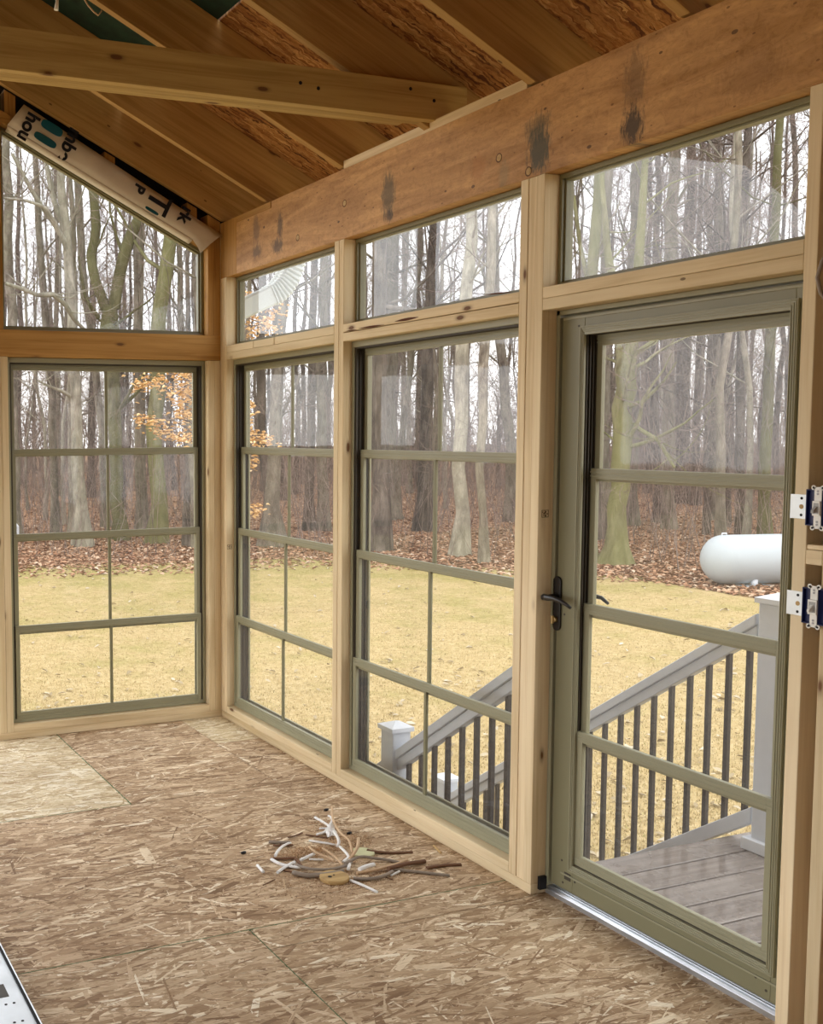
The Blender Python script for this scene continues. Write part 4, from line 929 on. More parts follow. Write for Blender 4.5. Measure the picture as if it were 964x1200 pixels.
# stair running down towards the woods along the wall
st = empty('stair', (.75, -1.6, GZ)); st['_o'] = tuple(st.location)
tag(st, 'short grey stair running down from the landing beside the porch wall', 'stair')
nst = 7; rise = (DZ-GZ)/nst; run = rise/.69
for i in range(1, nst):
    z = DZ-rise*i; y0 = -2.38+run*(i-1)
    MB().box(.20, 1.20, y0, y0+run+.02, z-.03, z).build('tread', M_DECK, st, bevel=.003)
for x in (.20, .70, 1.17):
    MB().prism([(-2.38, DZ-.03), (-2.38, DZ-.34), (-2.38+run*(nst-1)-.05, GZ), (-2.38+run*(nst-1), GZ), (-2.38+run*(nst-1), GZ+rise-.035)], 'x', x, x+.035).build('stringer', M_CABB, st)
def railing(name, X, ys, ye, ztop0, slope, posts, bal_y, label, mat):
    """handrail top z = ztop0 - slope*(y-ys)"""
    root = empty(name, (X, (ys+ye)/2, GZ)); root['_o'] = tuple(root.location); tag(root, label, 'railing')
    zt = lambda y: ztop0-slope*(y-ys)
    def sl(x0, x1, off0, off1, nm, m):
        MB().prism([(ys, zt(ys)-off0), (ye, zt(ye)-off0), (ye, zt(ye)-off1), (ys, zt(ys)-off1)], 'x', x0, x1).build(nm, m, root, bevel=.004)
    sl(X-.036, X+.036, 0, .046, 'handrail', mat); sl(X-.024, X+.024, .046, .098, 'handrail_skirt', mat)
    sl(X-.022, X+.022, .800, .870, 'bottom_rail', mat)
    for y in bal_y: MB().box(X-.0095, X+.0095, y-.0095, y+.0095, zt(y)-.81, zt(y)-.09).build('baluster', M_BAL, root)
    for (y, zb, zt_, skirt) in posts:
        po = MB().box(X-.05, X+.05, y-.05, y+.05, zb, zt_).build('newel_post', mat, root, bevel=.005)
        cp = MB(); cp.box(X-.062, X+.062, y-.062, y+.062, zt_, zt_+.022)
        b = zt_+.022; cp.quad([(X-.060, y-.060, b), (X+.060, y-.060, b), (X+.060, y+.060, b), (X-.060, y+.060, b), (X, y, b+.022)], [(0, 1, 4), (1, 2, 4), (2, 3, 4), (3, 0, 4)])
        cp.build('post_cap', M_WHITE, po, bevel=.002)
        if skirt: MB().box(X-.075, X+.075, y-.075, y+.075, zb+.0005, zb+.05).build('post_skirt', M_WHITE, po, bevel=.004)
by = [-2.452+.0962*k for k in range(20)]
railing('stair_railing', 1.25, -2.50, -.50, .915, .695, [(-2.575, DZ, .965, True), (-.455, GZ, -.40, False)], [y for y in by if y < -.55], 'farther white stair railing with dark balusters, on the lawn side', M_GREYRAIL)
by = [-2.155+.097*k for k in range(20)]
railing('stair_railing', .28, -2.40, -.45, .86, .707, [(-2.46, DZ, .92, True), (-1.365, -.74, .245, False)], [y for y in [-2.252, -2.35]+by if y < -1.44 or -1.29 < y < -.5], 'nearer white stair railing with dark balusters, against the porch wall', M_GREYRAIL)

# downspout with a ribbed elbow
def downspout():
    root = empty('downspout', (.4, .1, 2.4)); root['_o'] = tuple(root.location)
    tag(root, 'white corrugated downspout elbow hanging outside the corner transom pane', 'downspout')
    Yp = .15
    A = np.array(at(277, 365, 'y', Yp)); Bp = np.array(at(316, 347, 'y', Yp)); Cp = np.array(at(347, 322, 'y', Yp)); Dp = np.array(at(352, 292, 'y', Yp)); 
    def rect(pts, w, h, nm, rib=False):
        mb = MB(); n = len(pts); vs = []
        for i, p in enumerate(pts):
            t = pts[min(i+1, n-1)]-pts[max(i-1, 0)]; t /= np.linalg.norm(t); side = np.array([0, 1.0, 0]); nn = np.cross(side, t)
            s_ = 1.0 if not rib else (1.07, 1.07, .88)[i % 3]
            prof = [(-1, -.8), (-.8, -1), (-.3, -1), (-.2, -.9), (.2, -.9), (.3, -1), (.8, -1), (1, -.8), (1, -.3), (.9, -.15), (.9, .15), (1, .3), (1, .8), (.8, 1), (.3, 1), (.2, .9), (-.2, .9), (-.3, 1), (-.8, 1), (-1, .8)]
            for a, b in prof: vs.append(p+side*a*w/2*s_+nn*b*h/2*s_)
        k = 20
        fs = [(i*k+j, i*k+(j+1) % k, (i+1)*k+(j+1) % k, (i+1)*k+j) for i in range(n-1) for j in range(k)]
        fs += [tuple(range(k))[::-1], tuple((n-1)*k+j for j in range(k))]
        mb.quad(vs, fs, False); return mb.build(nm, M_DOWN, root)
    rect([A, Bp], .125, .115, 'straight_section')
    P0, P1, P2 = Bp-(Bp-A)/np.linalg.norm(Bp-A)*.01, Cp, Dp
    pts = []
    c1 = Bp+(Bp-A)/np.linalg.norm(Bp-A)*.14
    E1 = c1+np.array([.035, 0, .20])
    for i in range(37):
        t = i/36; pts.append((1-t)**2*Bp+2*t*(1-t)*c1+t*t*E1)
    rect(pts, .13, .118, 'ribbed_elbow', True)
    rect([E1, E1+np.array([.012, 0, .08])], .12, .11, 'outlet')
downspout()
# gutter along the eave
o = MB().prism([(.51, 2.72), (.60, 2.72), (.62, 2.82), (.61, 2.82), (.59, 2.73), (.52, 2.73), (.515, 2.82), (.505, 2.82)], 'y', -6.6, .45).build('gutter', M_DOWN)
tag(o, 'white gutter along the eave outside the right wall', 'gutter')

# ------------------------------------------------------------------ GROUND
me = fast_mesh('ground', np.array([(-70, -40, GZ), (150, -40, GZ), (150, 190, GZ), (-70, 190, GZ)]), np.array([(0, 1, 2, 3)]), M_GROUND)
g = link_mesh('ground', me); g['kind'] = 'structure'

def in_lawn(x, y): return x < 14 and y < edge_y(x)
rg = np.random.default_rng(5)
def leaf_field(n, pts, smin, smax, curl=.5):
    """little bent leaf: two quads folded along the mid rib, islands"""
    s = rg.uniform(smin, smax, n); a = rg.uniform(0, 2*np.pi, n); tilt = rg.uniform(-.7, .7, (n, 2)); fold = rg.uniform(.1, curl, n)
    base = np.array([(-1, 0, 0), (-.2, -.5, 1), (.6, -.4, .8), (1, 0, 0), (.6, .4, .8), (-.2, .5, 1)])
    v = np.repeat(base[None], n, 0); v[:, :, 2] *= fold[:, None]; v[:, :, 2] += v[:, :, 0]*tilt[:, :1]*.5+v[:, :, 1]*tilt[:, 1:]*.6
    ca, sa = np.cos(a)[:, None], np.sin(a)[:, None]; x = v[:, :, 0]*ca-v[:, :, 1]*sa; y = v[:, :, 0]*sa+v[:, :, 1]*ca
    v[:, :, 0], v[:, :, 1] = x, y; v *= s[:, None, None]
    v[:, :, 2] -= v[:, :, 2].min(1)[:, None]
    v += pts[:, None, :]
    f = np.array([(0, 1, 2, 3), (0, 3, 4, 5)])[None]+(np.arange(n)*6)[:, None, None]
    return v.reshape(-1, 3), f.reshape(-1, 4)
# litter band: dense around the lawn edge and into the woods
P = []
while len(P) < 42000:
    u = rg.uniform(-60, 960); v = 512+3.0*F/rg.triangular(13, 20, 60) if False else 512+rg.uniform(0, 1)**.6*190
    if v < 545: continue
    q = at(u, v, 'z', GZ); x, y = q[0], q[1]
    e = (y-edge_y(x)) if x < 14.18 else (x-14.0)
    if e > rg.uniform(-2.2, 1.0) and e < 45: P.append((x, y, GZ+.002))
P = np.array(P); V, Fc = leaf_field(len(P), P, .035, .078)
tag(link_mesh('leaf_litter', fast_mesh('leaf_litter', V, Fc, M_LEAF)), 'deep brown and orange leaf litter covering the woodland floor', 'leaf litter', kind='stuff')
P = []
while len(P) < 900:
    u = rg.uniform(-20, 940); v = rg.uniform(640, 1010); q = at(u, v, 'z', GZ)
    if in_lawn(q[0], q[1]) and (q[0] > 1.5 or q[1] > 1): P.append((q[0], q[1], GZ+.012))
P = np.array(P); V, Fc = leaf_field(len(P), P, .025, .055)
tag(link_mesh('lawn_leaves', fast_mesh('lawn_leaves', V, Fc, M_LEAFPALE)), 'pale dry leaves scattered thinly over the straw coloured lawn', 'leaves', kind='stuff')
# grass blades of the lawn, denser near the house
n = 150000; u = rg.uniform(-10, 950, n); v = 645+rg.uniform(0, 1, n)**1.15*370
d = FW[None]+RT[None]*((u-CX)/F)[:, None]-UP[None]*((v-CY)/F)[:, None]; t = (GZ-CAM[2])/d[:, 2]; P = CAM[None]+d*t[:, None]
ey = np.interp(P[:, 0], [p[0] for p in EDGE[:6]], [p[1] for p in EDGE[:6]]); ok = (P[:, 1] < ey-.3) & (P[:, 0] < 13.9) & ((P[:, 0] > 1.45) | (P[:, 1] > .3)); P = P[ok]; n = len(P)
a = rg.uniform(0, 2*np.pi, n); lean = rg.uniform(.2, 1.4, n); L = rg.uniform(.012, .032, n); w = rg.uniform(.002, .005, n)
dx, dy = np.cos(a), np.sin(a); V = np.zeros((n, 3, 3)); V[:, 0] = P+np.stack([-dy*w, dx*w, 0*w], 1); V[:, 1] = P+np.stack([dy*w, -dx*w, 0*w], 1)
V[:, 2] = P+np.stack([dx*L*np.sin(lean), dy*L*np.sin(lean), L*np.cos(lean)+.004], 1)
me = fast_mesh('lawn_grass', V.reshape(-1, 3), (np.arange(n*3).reshape(n, 3)), M_BLADE)
tag(link_mesh('lawn_grass', me), 'short straw and yellow-green grass blades of the lawn', 'grass', kind='stuff')

# ------------------------------------------------------------------ TREES
class TB:
    """vectorless tube collector with 3..8 sided rings"""
    def __init__(s): s.v = []; s.f = []; s.n = 0
    def tube(s, pts, rad, k):
        pts = np.asarray(pts, float); n = len(pts); rad = np.asarray(rad, float)
        t = np.gradient(pts, axis=0); t /= np.linalg.norm(t, axis=1)[:, None]+1e-9
        ref = np.array([0, 0, 1.0]) if abs(t[0][2]) < .85 else np.array([1.0, 0, 0])
        a = np.cross(t, ref); a /= np.linalg.norm(a, axis=1)[:, None]+1e-9; c = np.cross(a, t)
        an = 2*np.pi*np.arange(k)/k
        v = pts[:, None]+(a[:, None]*np.cos(an)[None, :, None]+c[:, None]*np.sin(an)[None, :, None])*rad[:, None, None]
        s.v.append(v.reshape(-1, 3)); i = np.arange(n-1)[:, None]*k; j = np.arange(k)[None]
        f = np.stack([i+j, i+(j+1) % k, i+k+(j+1) % k, i+k+j], -1).reshape(-1, 4)+s.n
        s.f.append(f); s.n += n*k
    def mesh(s, name, mat, smooth=True): return fast_mesh(name, np.concatenate(s.v), np.concatenate(s.f), mat, smooth)
def unit(v): return v/(np.linalg.norm(v)+1e-9)
def limb(tb, rng, p, d, L, r0, lvl, maxl, tw=None, droop=0.0, dens=1.0):
    """one branch with its side branches; thin levels go to the twig collector"""
    n = (9, 6, 4, 3, 2)[min(lvl, 4)]; pts = [p]; d = unit(d)
    for i in range(n):
        up = np.array([0, 0, (.10 if lvl < 3 else .04)-droop]); d = unit(d+rng.normal(0, (.07, .16, .22, .25, .25)[min(lvl, 4)], 3)+up)
        p = p+d*L/n; pts.append(p)
    pts = np.array(pts); rad = r0*(1-np.linspace(0, 1, n+1)*.82)
    (tw if (tw is not None and lvl >= 2) else tb).tube(pts, rad, (7, 5, 3, 3, 3)[min(lvl, 4)])
    if lvl >= maxl: return
    nc = int((0, 7, 6, 5, 0)[lvl]*dens+rng.random()) if lvl else 0
    for c in range(nc):
        f = rng.uniform(.25, 1.0); idx = min(int(f*n), n-1); q = pts[idx]+(pts[idx+1]-pts[idx])*(f*n-idx)
        dd_ = unit(pts[idx+1]-pts[idx]); side = unit(np.cross(dd_, rng.normal(0, 1, 3))); nd = unit(dd_*.65+side*rng.uniform(.6, 1.1))
        limb(tb, rng, q, nd, L*rng.uniform(.30, .52), max(r0*(1-f*.75)*.48, .004), lvl+1, maxl, tw, droop, dens)
def trunk_tree(rng, pts, rad, nb, start, blen, maxl=3, dens=1.0, k=9, flare=1.6):
    """wood and twig meshes for a trunk polyline with random branches"""
    tb, tw = TB(), TB(); pts = np.array(pts, float); rad = np.array(rad, float)
    seg = np.linalg.norm(np.diff(pts, axis=0), axis=1); cum = np.concatenate([[0], np.cumsum(seg)]); tot = cum[-1]
    m = max(12, int(tot/1.0)); s_ = np.linspace(0, tot, m); fine = np.stack([np.interp(s_, cum, pts[:, i]) for i in range(3)], 1); fr = np.interp(s_, cum, rad)
    fine[1:-1] += rng.normal(0, .03, (m-2, 3))*np.array([1, 1, 0]); 
    low = s_ < .9; fr[low] *= 1+(flare-1)*(1-s_[low]/.9)**2
    tb.tube(fine, fr, k)
    for b in range(nb):
        f = start+(1-start)*rng.random()**.85; i = min(int(f*(m-1)), m-2); q = fine[i]; r = fr[i]
        a = rng.uniform(0, 2*np.pi); el = rng.uniform(.15, .95); nd = np.array([math.cos(a)*math.cos(el), math.sin(a)*math.cos(el), math.sin(el)])
        limb(tb, rng, q, nd, blen*rng.uniform(.5, 1.15)*(1-.45*f), max(min(r*.45, .09)*rng.uniform(.35, .8), .012), 1, maxl, tw, 0, dens)
    return tb, tw
def add_tree(name, tb, tw, mat, loc, parent_label, group=None, base=None):
    o = link_mesh(name, tb.mesh(name, mat), loc=loc)
    tag(o, parent_label, 'tree', group)
    if tw.v:
        t = link_mesh('twigs', tw.mesh('twigs', B_TWIG), parent=o); t['kind'] = 'stuff'
    return o
# traced trees: pixels of the trunk (u, v, width) from the base up, at the depth where the base stands
def traced(name, base_v, px, mat, label, nb=12, start=.3, blen=4.0, seed=0, limbs=(), dens=1.0, extend=9.0, maxl=3, depth=None):
    rng = np.random.default_rng(seed)
    u0 = px[0][0]; g0 = at(u0, base_v, 'z', GZ); dep = float((g0-CAM) @ FW) if depth is None else depth
    if depth is not None:
        q = deep(u0, base_v, dep); g0 = np.array([q[0], q[1], GZ])
    pts = [np.array([g0[0], g0[1], GZ-.05])]; rad = [px[0][2]*dep/F/2]
    for (u, v, w_) in px:
        q = deep(u, v, dep)
        if q[2] > pts[-1][2]+.3: pts.append(q); rad.append(w_*dep/F/2)
    if extend:
        d_ = unit(pts[-1]-pts[-2]); d_ = unit(d_+np.array([0, 0, 1.2])); pts.append(pts[-1]+d_*extend); rad.append(rad[-1]*(.35 if extend > 1 else .7))
    off = g0.copy(); off[2] = GZ
    pts = [p_-off for p_ in pts]
    tb, tw = trunk_tree(rng, pts, rad, nb, start, blen, maxl, dens)
    for lm in limbs:
        lp = [deep(u, v, dep+dz)-off for (u, v, w_, dz) in lm]; lr = [w_*dep/F/2 for (_, _, w_, _) in lm]
        L = np.array(lp); c = np.concatenate([[0], np.cumsum(np.linalg.norm(np.diff(L, axis=0), axis=1))]); s_ = np.linspace(0, c[-1], 14)
        fine = np.stack([np.interp(s_, c, L[:, i]) for i in range(3)], 1); fr = np.interp(s_, c, lr); tb.tube(fine, fr, 7)
        for b in range(7):
            i = rng.integers(4, 13); a = unit(rng.normal(0, 1, 3)+np.array([0, 0, .4])); limb(tb, rng, fine[i], a, rng.uniform(1, 2.6), max(fr[i]*.3, .012), 1, 3, tw, 0, dens*.8)
    return add_tree(name, tb, tw, mat, off, label)
traced('beech_tree', 640, [(97, 630, 19), (93, 560, 15), (90, 480, 13), (87, 432, 13), (85, 380, 12), (82, 330, 12), (81, 290, 11), (77, 250, 10), (72, 200, 9), (70, 150, 8)], B_PALE,
       'smooth pale grey tree in the left half of the left-hand window', 14, .35, 4.5, 1,
       [[(81, 283, 8, 0), (73, 262, 7, .3), (62, 232, 6.5, .6), (55, 195, 6, .8), (48, 150, 5, 1)], [(81, 290, 7, 0), (60, 258, 5, -.3), (38, 225, 5, -.6), (14, 180, 4, -.9)],
        [(101, 388, 4, 0), (88, 376, 5, -.5), (76, 356, 6, -.8), (62, 345, 6, -1), (44, 346, 5, -1.2), (24, 338, 5, -1.4), (6, 332, 4, -1.6)],
        [(80, 300, 5, 0), (66, 262, 4, -.4), (52, 242, 4, -.7), (30, 235, 3.5, -1), (4, 232, 3, -1.2)], [(84, 465, 5, 0), (72, 458, 4, -.3), (58, 453, 3, -.6), (44, 446, 2, -.8)]], dens=1)
traced('forked_tree', 633, [(141, 628, 17), (137, 540, 15), (133, 470, 17), (131, 430, 18), (130, 395, 22), (129, 372, 24)], B_MOSS,
       'green mossy tree splitting into a wide fork in the gable window', 5, .4, 4, 2,
       [[(124, 362, 13, 0), (110, 325, 12, 0), (106, 300, 12, .1), (113, 272, 12, .2), (111, 245, 11, .2), (107, 212, 10, .3), (103, 150, 8, .4)],
        [(133, 362, 15, 0), (139, 325, 14, 0), (146, 296, 15, -.2), (153, 275, 14, -.3), (167, 250, 14, -.5), (186, 215, 12, -.7), (215, 170, 10, -1)],
        [(115, 372, 6, 0), (100, 350, 4, -.6), (92, 300, 3, -.8)]], extend=.3)
traced('mossy_tree', 636, [(183, 630, 20), (184, 560, 19), (181, 480, 18), (182, 430, 19), (185, 385, 18), (191, 335, 17), (197, 290, 16), (201, 250, 15), (206, 200, 13)], B_MOSS,
       'greenish trunk leaning right at the right side of the gable window', 12, .4, 4.5, 3, [[(199, 300, 7, 0), (206, 250, 6, .4), (220, 200, 5, .6)]])
traced('forest_tree', 632, [(19, 628, 13), (17, 540, 12), (14, 430, 12), (11, 340, 12), (9, 250, 11), (8, 160, 9)], B_GREY, 'grey trunk at the left edge of the gable window', 12, .35, 4, 4)
traced('forest_tree', 624, [(66, 618, 10), (62, 520, 9), (58, 430, 9), (56, 380, 9), (49, 320, 8), (45, 270, 8), (43, 200, 7)], B_GREY, 'thin grey trunk just left of the pale tree in the left window', 12, .35, 4, 5)
traced('forest_tree', 626, [(165, 620, 11), (163, 540, 10), (161, 430, 10), (160, 380, 9), (162, 320, 9), (160, 260, 7)], B_GREY, 'straight grey trunk between forked and leaning mossy trees', 11, .35, 4, 6)
traced('forest_tree', 618, [(124, 610, 9), (120, 500, 9), (95, 300, 9), (92, 210, 9)], B_GREY, 'grey trunk crossing behind the fork of the mossy tree', 9, .4, 4, 7)
traced('forest_tree', 640, [(219, 636, 9), (221, 540, 8), (219, 430, 6), (220, 330, 5)], B_DARK, 'slim dark trunk at the right edge of the left window', 10, .3, 3.5, 8)
traced('forest_tree', 640, [(319, 640, 26), (319, 600, 19), (321, 540, 16), (323, 470, 15), (326, 420, 15), (331, 350, 14), (335, 300, 13)], B_GREY, 'wide-based grey trunk in the farther right-hand window', 12, .4, 4, 9, [[(320, 510, 6, 0), (333, 480, 4, .4), (352, 440, 3, .8)]])
traced('forest_tree', 622, [(362, 618, 12), (363, 540, 10), (365, 450, 10), (368, 350, 9)], B_DARK, 'dark trunk left of the two-ply post', 11, .4, 4, 10)
traced('forest_tree', 608, [(450, 606, 30), (453, 575, 21), (454, 520, 18), (456, 450, 18), (458, 380, 17), (460, 300, 16), (463, 230, 15)], B_GREY, 'thick grey trunk with flared foot in the nearer right-hand window', 14, .35, 4.5, 11)
traced('forest_tree', 622, [(497, 618, 20), (498, 560, 15), (499, 480, 14), (502, 400, 14), (507, 300, 13), (511, 240, 12)], B_DARK, 'dark brown trunk left of the pale trunk in the nearer window', 13, .35, 4.5, 12)
traced('beech_tree', 651, [(538, 648, 18), (537, 610, 16), (538, 520, 15), (540, 440, 16), (544, 370, 15), (549, 310, 14), (553, 240, 13)], B_PALE, 'pale smooth trunk in the nearer right-hand window', 12, .35, 4, 13)
traced('mossy_tree', 660, [(567, 656, 10), (564, 600, 9), (565, 520, 10), (570, 420, 12), (574, 330, 11), (578, 260, 10)], B_GREY, 'greyish trunk right beside the pale trunk in the nearer window', 10, .35, 4, 14)
traced('mossy_tree', 661, [(721, 655, 30), (724, 630, 22), (726, 560, 21), (730, 480, 22), (734, 425, 24)], B_MOSS, 'broad green mossy tree in the left of the door glass', 7, .35, 4, 15,
       [[(731, 430, 16, 0), (727, 395, 14, .2), (722, 350, 12, .3), (712, 300, 9, .5), (704, 200, 5, .6)], [(736, 430, 17, 0), (741, 390, 14, -.2), (746, 340, 12, -.3), (752, 250, 9, -.6), (760, 120, 5, -.8)], [(738, 495, 5, 0), (752, 505, 5, -.3), (770, 515, 5, -.6), (790, 548, 3, -.8)], [(735, 420, 6, 0), (768, 398, 5, -.4), (800, 390, 4, -.8), (840, 375, 3, -1)]], extend=.3)
traced('forest_tree', 590, [(799, 585, 15), (800, 500, 15), (801, 440, 16), (803, 390, 15), (806, 300, 14)], B_DARK, 'dark trunk near the middle of the door glass', 12, .35, 4.5, 16)
traced('forest_tree', 574, [(851, 570, 20), (850, 500, 17), (851, 430, 16), (853, 390, 15), (857, 300, 14)], B_DARK, 'tall dark trunk above the propane tank', 12, .35, 4.5, 17)
traced('mossy_tree', 655, [(690, 650, 14), (690, 560, 13), (691, 400, 13), (693, 330, 13), (698, 270, 12), (702, 200, 12), (705, 150, 11)], B_MOSS, 'narrow green trunk at the left of the pane above the door', 11, .4, 4, 18, [[(690, 335, 6, 0), (680, 290, 5, .4), (672, 230, 4, .6)]])
traced('forest_tree', 640, [(897, 636, 13), (897, 560, 13), (898, 480, 12), (902, 380, 11), (908, 250, 10)], B_MOSS, 'green-brown trunk at the right edge of the door glass', 14, .3, 5, 19)
traced('forest_tree', 616, [(740, 610, 14), (742, 400, 14), (741, 300, 15), (744, 230, 14), (748, 190, 13)], B_GREY, 'straight grey trunk behind the broad mossy tree', 12, .4, 4.5, 20)
traced('forest_tree', 620, [(784, 615, 13), (783, 400, 13), (785, 300, 14), (788, 220, 13)], B_GREY, 'grey trunk in the middle of the pane above the door', 14, .35, 5, 21)
traced('forest_tree', 630, [(868, 626, 10), (868, 400, 10), (870, 280, 10), (874, 180, 9)], B_DARK, 'twiggy dark trunk at the right of the pane above the door', 34, .25, 5.5, 22, dens=1.4)

# leafy young beech whose crown shows on both sides of the corner
def leafy():
    rng = np.random.default_rng(40); dep = 17.5
    q = deep(252, 700, dep); off = np.array([q[0], q[1], GZ]); tb, tw = TB(), TB(); H = 7.0
    tr = np.array([(0, 0, 0), (.05, 0, 1.5), (.0, .05, 3.2), (.05, 0, 5), (.0, 0, H)]); tb.tube(tr, [.07, .06, .05, .035, .01], 7)
    spots = [(165, 452), (175, 448), (190, 455), (203, 443), (214, 452), (222, 440), (213, 470), (222, 462), (212, 490), (220, 484), (168, 492), (178, 500), (190, 506), (202, 511), (214, 515), (224, 511), (208, 462), (216, 436),
             (288, 352), (296, 372), (306, 380), (318, 386), (322, 366), (292, 392), (286, 420), (290, 520), (300, 514), (312, 518), (290, 545), (284, 500), (292, 480), (298, 600), (240, 430), (250, 470), (265, 500), (262, 420), (258, 380), (248, 510), (266, 360)]
    pts = []
    for (u, v) in spots:
        tgt = deep(u, v, dep+rng.uniform(-.5, .5))-off; z0 = min(max(tgt[2]-rng.uniform(.2, .8), 1.2), H-.5)
        s0 = np.array([.0, 0, z0]); c = [s0+(tgt-s0)*t_+np.array([0, 0, .25*math.sin(math.pi*t_)]) for t_ in np.linspace(0, 1, 6)]
        tw.tube(np.array(c), np.linspace(.018, .005, 6), 4)
        pts += [tgt+rng.normal(0, 1, 3)*np.array([.10, .10, .075]) for _ in range(46)]
    o = link_mesh('young_beech', tb.mesh('young_beech', B_GREY), loc=off)
    tag(o, 'young beech with hanging orange-tan leaves seen on both sides of the room corner', 'tree')
    link_mesh('branches', tw.mesh('branches', B_TWIG), parent=o)
    V, Fc = leaf_field(len(pts), np.array(pts), .028, .055, .8); lv = link_mesh('leaves', fast_mesh('leaves', V, Fc, M_BEECH), parent=o); lv['kind'] = 'stuff'
leafy()

# the woods behind: seven kinds of bare tree, copied one by one
protos = []
for k in range(7):
    rng = np.random.default_rng(100+k); H = rng.uniform(15, 22); r = (.09, .13, .16, .10, .15, .07, .19)[k]
    n = 7; z = np.linspace(0, H, n); lean = rng.normal(0, .25, 2); pts = np.stack([z/H*lean[0]*2+rng.normal(0, .12, n), z/H*lean[1]*2+rng.normal(0, .12, n), z], 1); pts[0, :2] = 0
    rad = r*(1-z/H*.78)
    tb, tw = trunk_tree(rng, pts, rad, (34, 34, 32, 38, 32, 30, 32)[k], .12 if k in (0, 3, 5) else .22, 4.8, 3, 1.25, 7, 1.5)
    mat = (B_GREY, B_DARK, B_GREY, B_DARK, B_GREY, B_PALE, B_DARK)[k]
    protos.append((tb.mesh('forest_tree', mat), tw.mesh('twigs', B_TWIG)))
rng = np.random.default_rng(77); spots = []; tries = 0
while len(spots) < 235 and tries < 20000:
    tries += 1
    u = rng.uniform(-160, 1080); d_ = math.sqrt(rng.uniform(23**2, 92**2)); q = deep(u, 560, d_); x, y = q[0], q[1]
    e = (y-edge_y(x)) if x < 14.18 else (x-15)
    if e < 2.5: continue
    if any((x-a)**2+(y-b)**2 < 3.2 for a, b in spots): continue
    if math.hypot(x-13.5, y-7) < 4.5: continue
    spots.append((x, y))
for i, (x, y) in enumerate(spots):
    k = int(rng.integers(0, 7)); m1, m2 = protos[k]
    o = link_mesh('forest_tree', m1, loc=(x, y, GZ-.03)); o.rotation_euler = (0, 0, rng.uniform(0, 6.28)); s_ = rng.uniform(.8, 1.25); o.scale = (s_, s_, s_*rng.uniform(.9, 1.15))
    tag(o, 'bare slender tree standing deep in the leaf-strewn woods beyond the lawn', 'tree', 'bare trees deep in the woods')
    t_ = link_mesh('twigs', m2, parent=o); t_['kind'] = 'stuff'

# underbrush: thin saplings and whippy stems nobody could count
tb = TB(); rng = np.random.default_rng(9)
def brush(n, umin, umax, dmin, dmax, hmin, hmax, r):
    c = 0
    while c < n:
        u = rng.uniform(umin, umax); d_ = math.sqrt(rng.uniform(dmin**2, dmax**2)); q = deep(u, 560, d_); x, y = q[0], q[1]
        e = (y-edge_y(x)) if x < 14.18 else (x-15)
        if e < .8: continue
        c += 1; h_ = rng.uniform(hmin, hmax); p0 = np.array([x, y, GZ-.02]); dr = unit(np.array([rng.normal(0, .25), rng.normal(0, .25), 1]))
        pts = [p0]; 
        for _ in range(3): dr = unit(dr+rng.normal(0, .12, 3)); pts.append(pts[-1]+dr*h_/3)
        rr_ = r*rng.uniform(.6, 1.4)*max(1, d_/45); tb.tube(np.array(pts), np.array([1, .8, .55, .25])*rr_, 3)
        for b in range(rng.integers(3, 7)):
            i = rng.integers(1, 3); f = rng.random(); s0 = pts[i]+(pts[i+1]-pts[i])*f; nd = unit(np.array([rng.normal(), rng.normal(), rng.uniform(.1, 1.2)])); L = h_*rng.uniform(.15, .35)
            mid_ = s0+nd*L*.5+rng.normal(0, .04, 3)*L; tb.tube(np.array([s0, mid_, mid_+unit(nd+rng.normal(0, .3, 3))*L*.5]), np.array([.5, .35, .15])*rr_, 3)
brush(4200, -120, 1040, 21, 60, .8, 5.0, .008)
brush(2300, -120, 1040, 50, 110, 3.0, 10.0, .018)
o = link_mesh('underbrush', tb.mesh('underbrush', B_TWIG)); tag(o, 'tangle of thin mauve-grey saplings and stems between the trees', 'brush', kind='stuff')

# white stake at the lawn edge
q = at(20, 634, 'z', GZ)
o = MB().prism([(q[0]-.05, q[1]-.05), (q[0]+.05, q[1]-.05), (q[0]+.05, q[1]+.05), (q[0]-.05, q[1]+.05)], 'z', GZ-.1, GZ+.42)
o.quad([(q[0]-.05, q[1]-.05, GZ+.42), (q[0]+.05, q[1]-.05, GZ+.42), (q[0]+.05, q[1]+.05, GZ+.42), (q[0]-.05, q[1]+.05, GZ+.42), (q[0], q[1], GZ+.5)], [(0, 1, 4), (1, 2, 4), (2, 3, 4), (3, 0, 4)])
tag(o.build('marker_stake', M_WHITE), 'short white marker stake at the lawn edge, left in the left-hand window', 'stake')

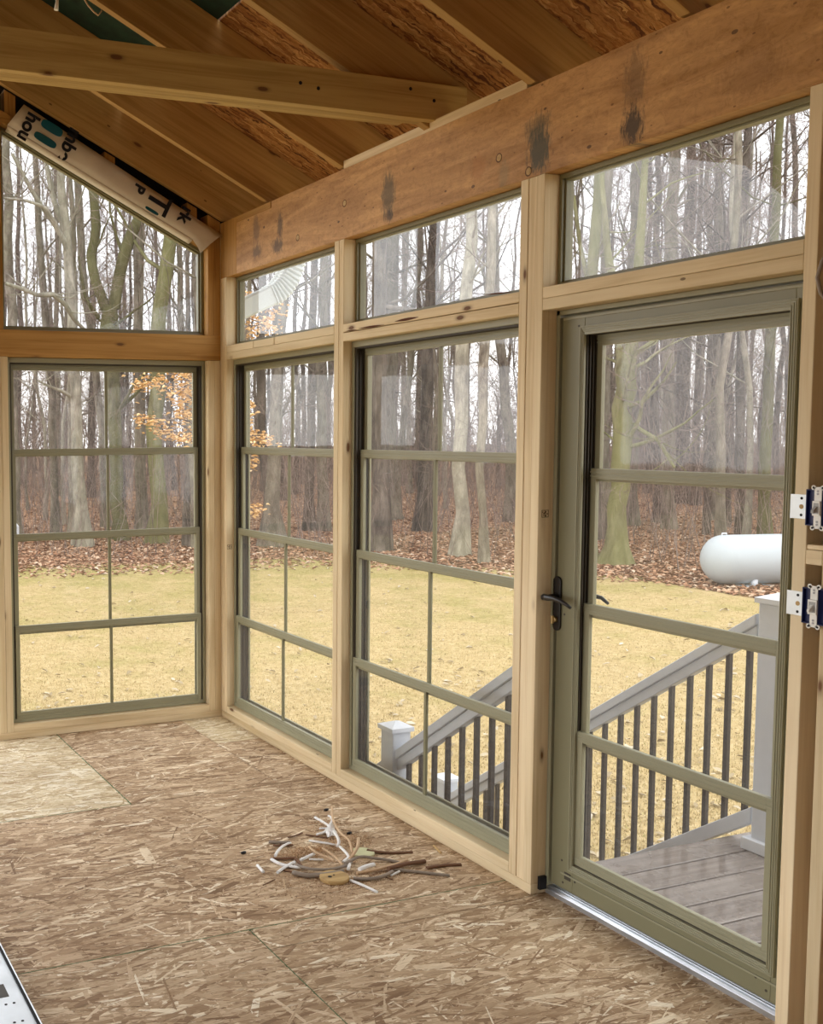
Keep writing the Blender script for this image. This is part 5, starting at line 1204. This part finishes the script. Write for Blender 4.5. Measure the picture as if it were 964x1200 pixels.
# ------------------------------------------------------------------ propane tank
def tank():
    dep = 20.5; A = deep(825.5, 656, dep); zc = A[2]; r = .475; axis = unit(RT*1.0+FW*.10); axis[2] = 0; axis = unit(axis)
    root = empty('propane_tank', (A[0]+axis[0]*1.5, A[1]+axis[1]*1.5, GZ)); root['_o'] = tuple(root.location)
    tag(root, 'long white horizontal propane tank on stubby legs at the edge of the woods', 'propane tank')
    L = 3.0; prof = []
    for i in range(13): t_ = math.pi/2*i/12; prof.append((.40*(1-math.cos(t_)), r*math.sin(t_)))
    prof = [(0, .001)]+prof[1:]; prof += [(L-a, b) for a, b in prof[::-1]]
    P0 = np.array([A[0], A[1], zc]); mb = MB()
    k = 36; side = np.cross(axis, [0, 0, 1.0]); vs = []
    for a, b in prof:
        for j in range(k): an = 2*math.pi*j/k; vs.append(P0+axis*a+side*math.cos(an)*b+np.array([0, 0, math.sin(an)*b]))
    n = len(prof); mb.quad(vs, [(i*k+j, i*k+(j+1) % k, (i+1)*k+(j+1) % k, (i+1)*k+j) for i in range(n-1) for j in range(k)], True)
    mb.build('tank_shell', M_TANK, root)
    for a in (.85, 2.15):
        c = P0+axis*a; lg = MB()
        for s_ in (-.26, .26):
            q = c+side*s_; lg.tube([(q[0], q[1], GZ+.02), (q[0], q[1], zc-.36)], .06, 8)
        lg.build('tank_leg', M_WHITE, root)
        MB().box(c[0]-.32, c[0]+.32, c[1]-.32, c[1]+.32, GZ-.05, GZ+.03).build('footing', M_GALV, root)
    c = P0+axis*1.78; MB().tube([c+np.array([0, 0, r-.03]), c+np.array([0, 0, r+.10]), c+np.array([0, 0, r+.14])], [.17, .17, .10], 20).build('valve_dome', M_TANK, root)
    for a in (.38, 2.62):
        c = P0+axis*a+np.array([0, 0, r-.02]); MB().tube([c-axis*.05, c-axis*.04+np.array([0, 0, .05]), c+axis*.04+np.array([0, 0, .05]), c+axis*.05], .014, 8).build('lifting_lug', M_WHITE, root)
tank()

# ------------------------------------------------------------------ sky, camera, view
w = bpy.data.worlds.new('overcast'); bpy.context.scene.world = w; w.use_nodes = True
nt = w.node_tree; nt.nodes.clear(); out = nt.nodes.new('ShaderNodeOutputWorld'); bg = nt.nodes.new('ShaderNodeBackground')
tc = nt.nodes.new('ShaderNodeTexCoord'); sp = nt.nodes.new('ShaderNodeSeparateXYZ'); rp = nt.nodes.new('ShaderNodeValToRGB')
rp.color_ramp.elements[0].position = 0; rp.color_ramp.elements[0].color = (.97, .975, 1.0, 1)
rp.color_ramp.elements[1].position = 1; rp.color_ramp.elements[1].color = (.93, .955, 1.0, 1)
nt.links.new(tc.outputs['Generated'], sp.inputs[0]); nt.links.new(sp.outputs[2], rp.inputs[0]); nt.links.new(rp.outputs[0], bg.inputs[0])
bg.inputs[1].default_value = 1.0; nt.links.new(bg.outputs[0], out.inputs[0])

cd = bpy.data.cameras.new('camera'); cam = bpy.data.objects.new('camera', cd); COL.objects.link(cam)
cd.sensor_fit = 'HORIZONTAL'; cd.sensor_width = 36; cd.lens = F*36/964
cd.shift_x = (482-CX)/964; cd.shift_y = (CY-600)/964; cd.clip_start = .05; cd.clip_end = 500
cam.matrix_world = Matrix((( RT[0], UP[0], -FW[0], CAM[0]), (RT[1], UP[1], -FW[1], CAM[1]), (RT[2], UP[2], -FW[2], CAM[2]), (0, 0, 0, 1)))
sc = bpy.context.scene; sc.camera = cam
sc.view_settings.view_transform = 'Standard'; sc.view_settings.look = 'None'; sc.view_settings.gamma = 1; sc.view_settings.use_curve_mapping = False
sc.view_settings.exposure = 1.82
sc.cycles.max_bounces = 10; sc.cycles.diffuse_bounces = 6; sc.cycles.transparent_max_bounces = 32; sc.cycles.use_denoising = True
for o in list(COL.objects):
    if '_o' in o: del o['_o']
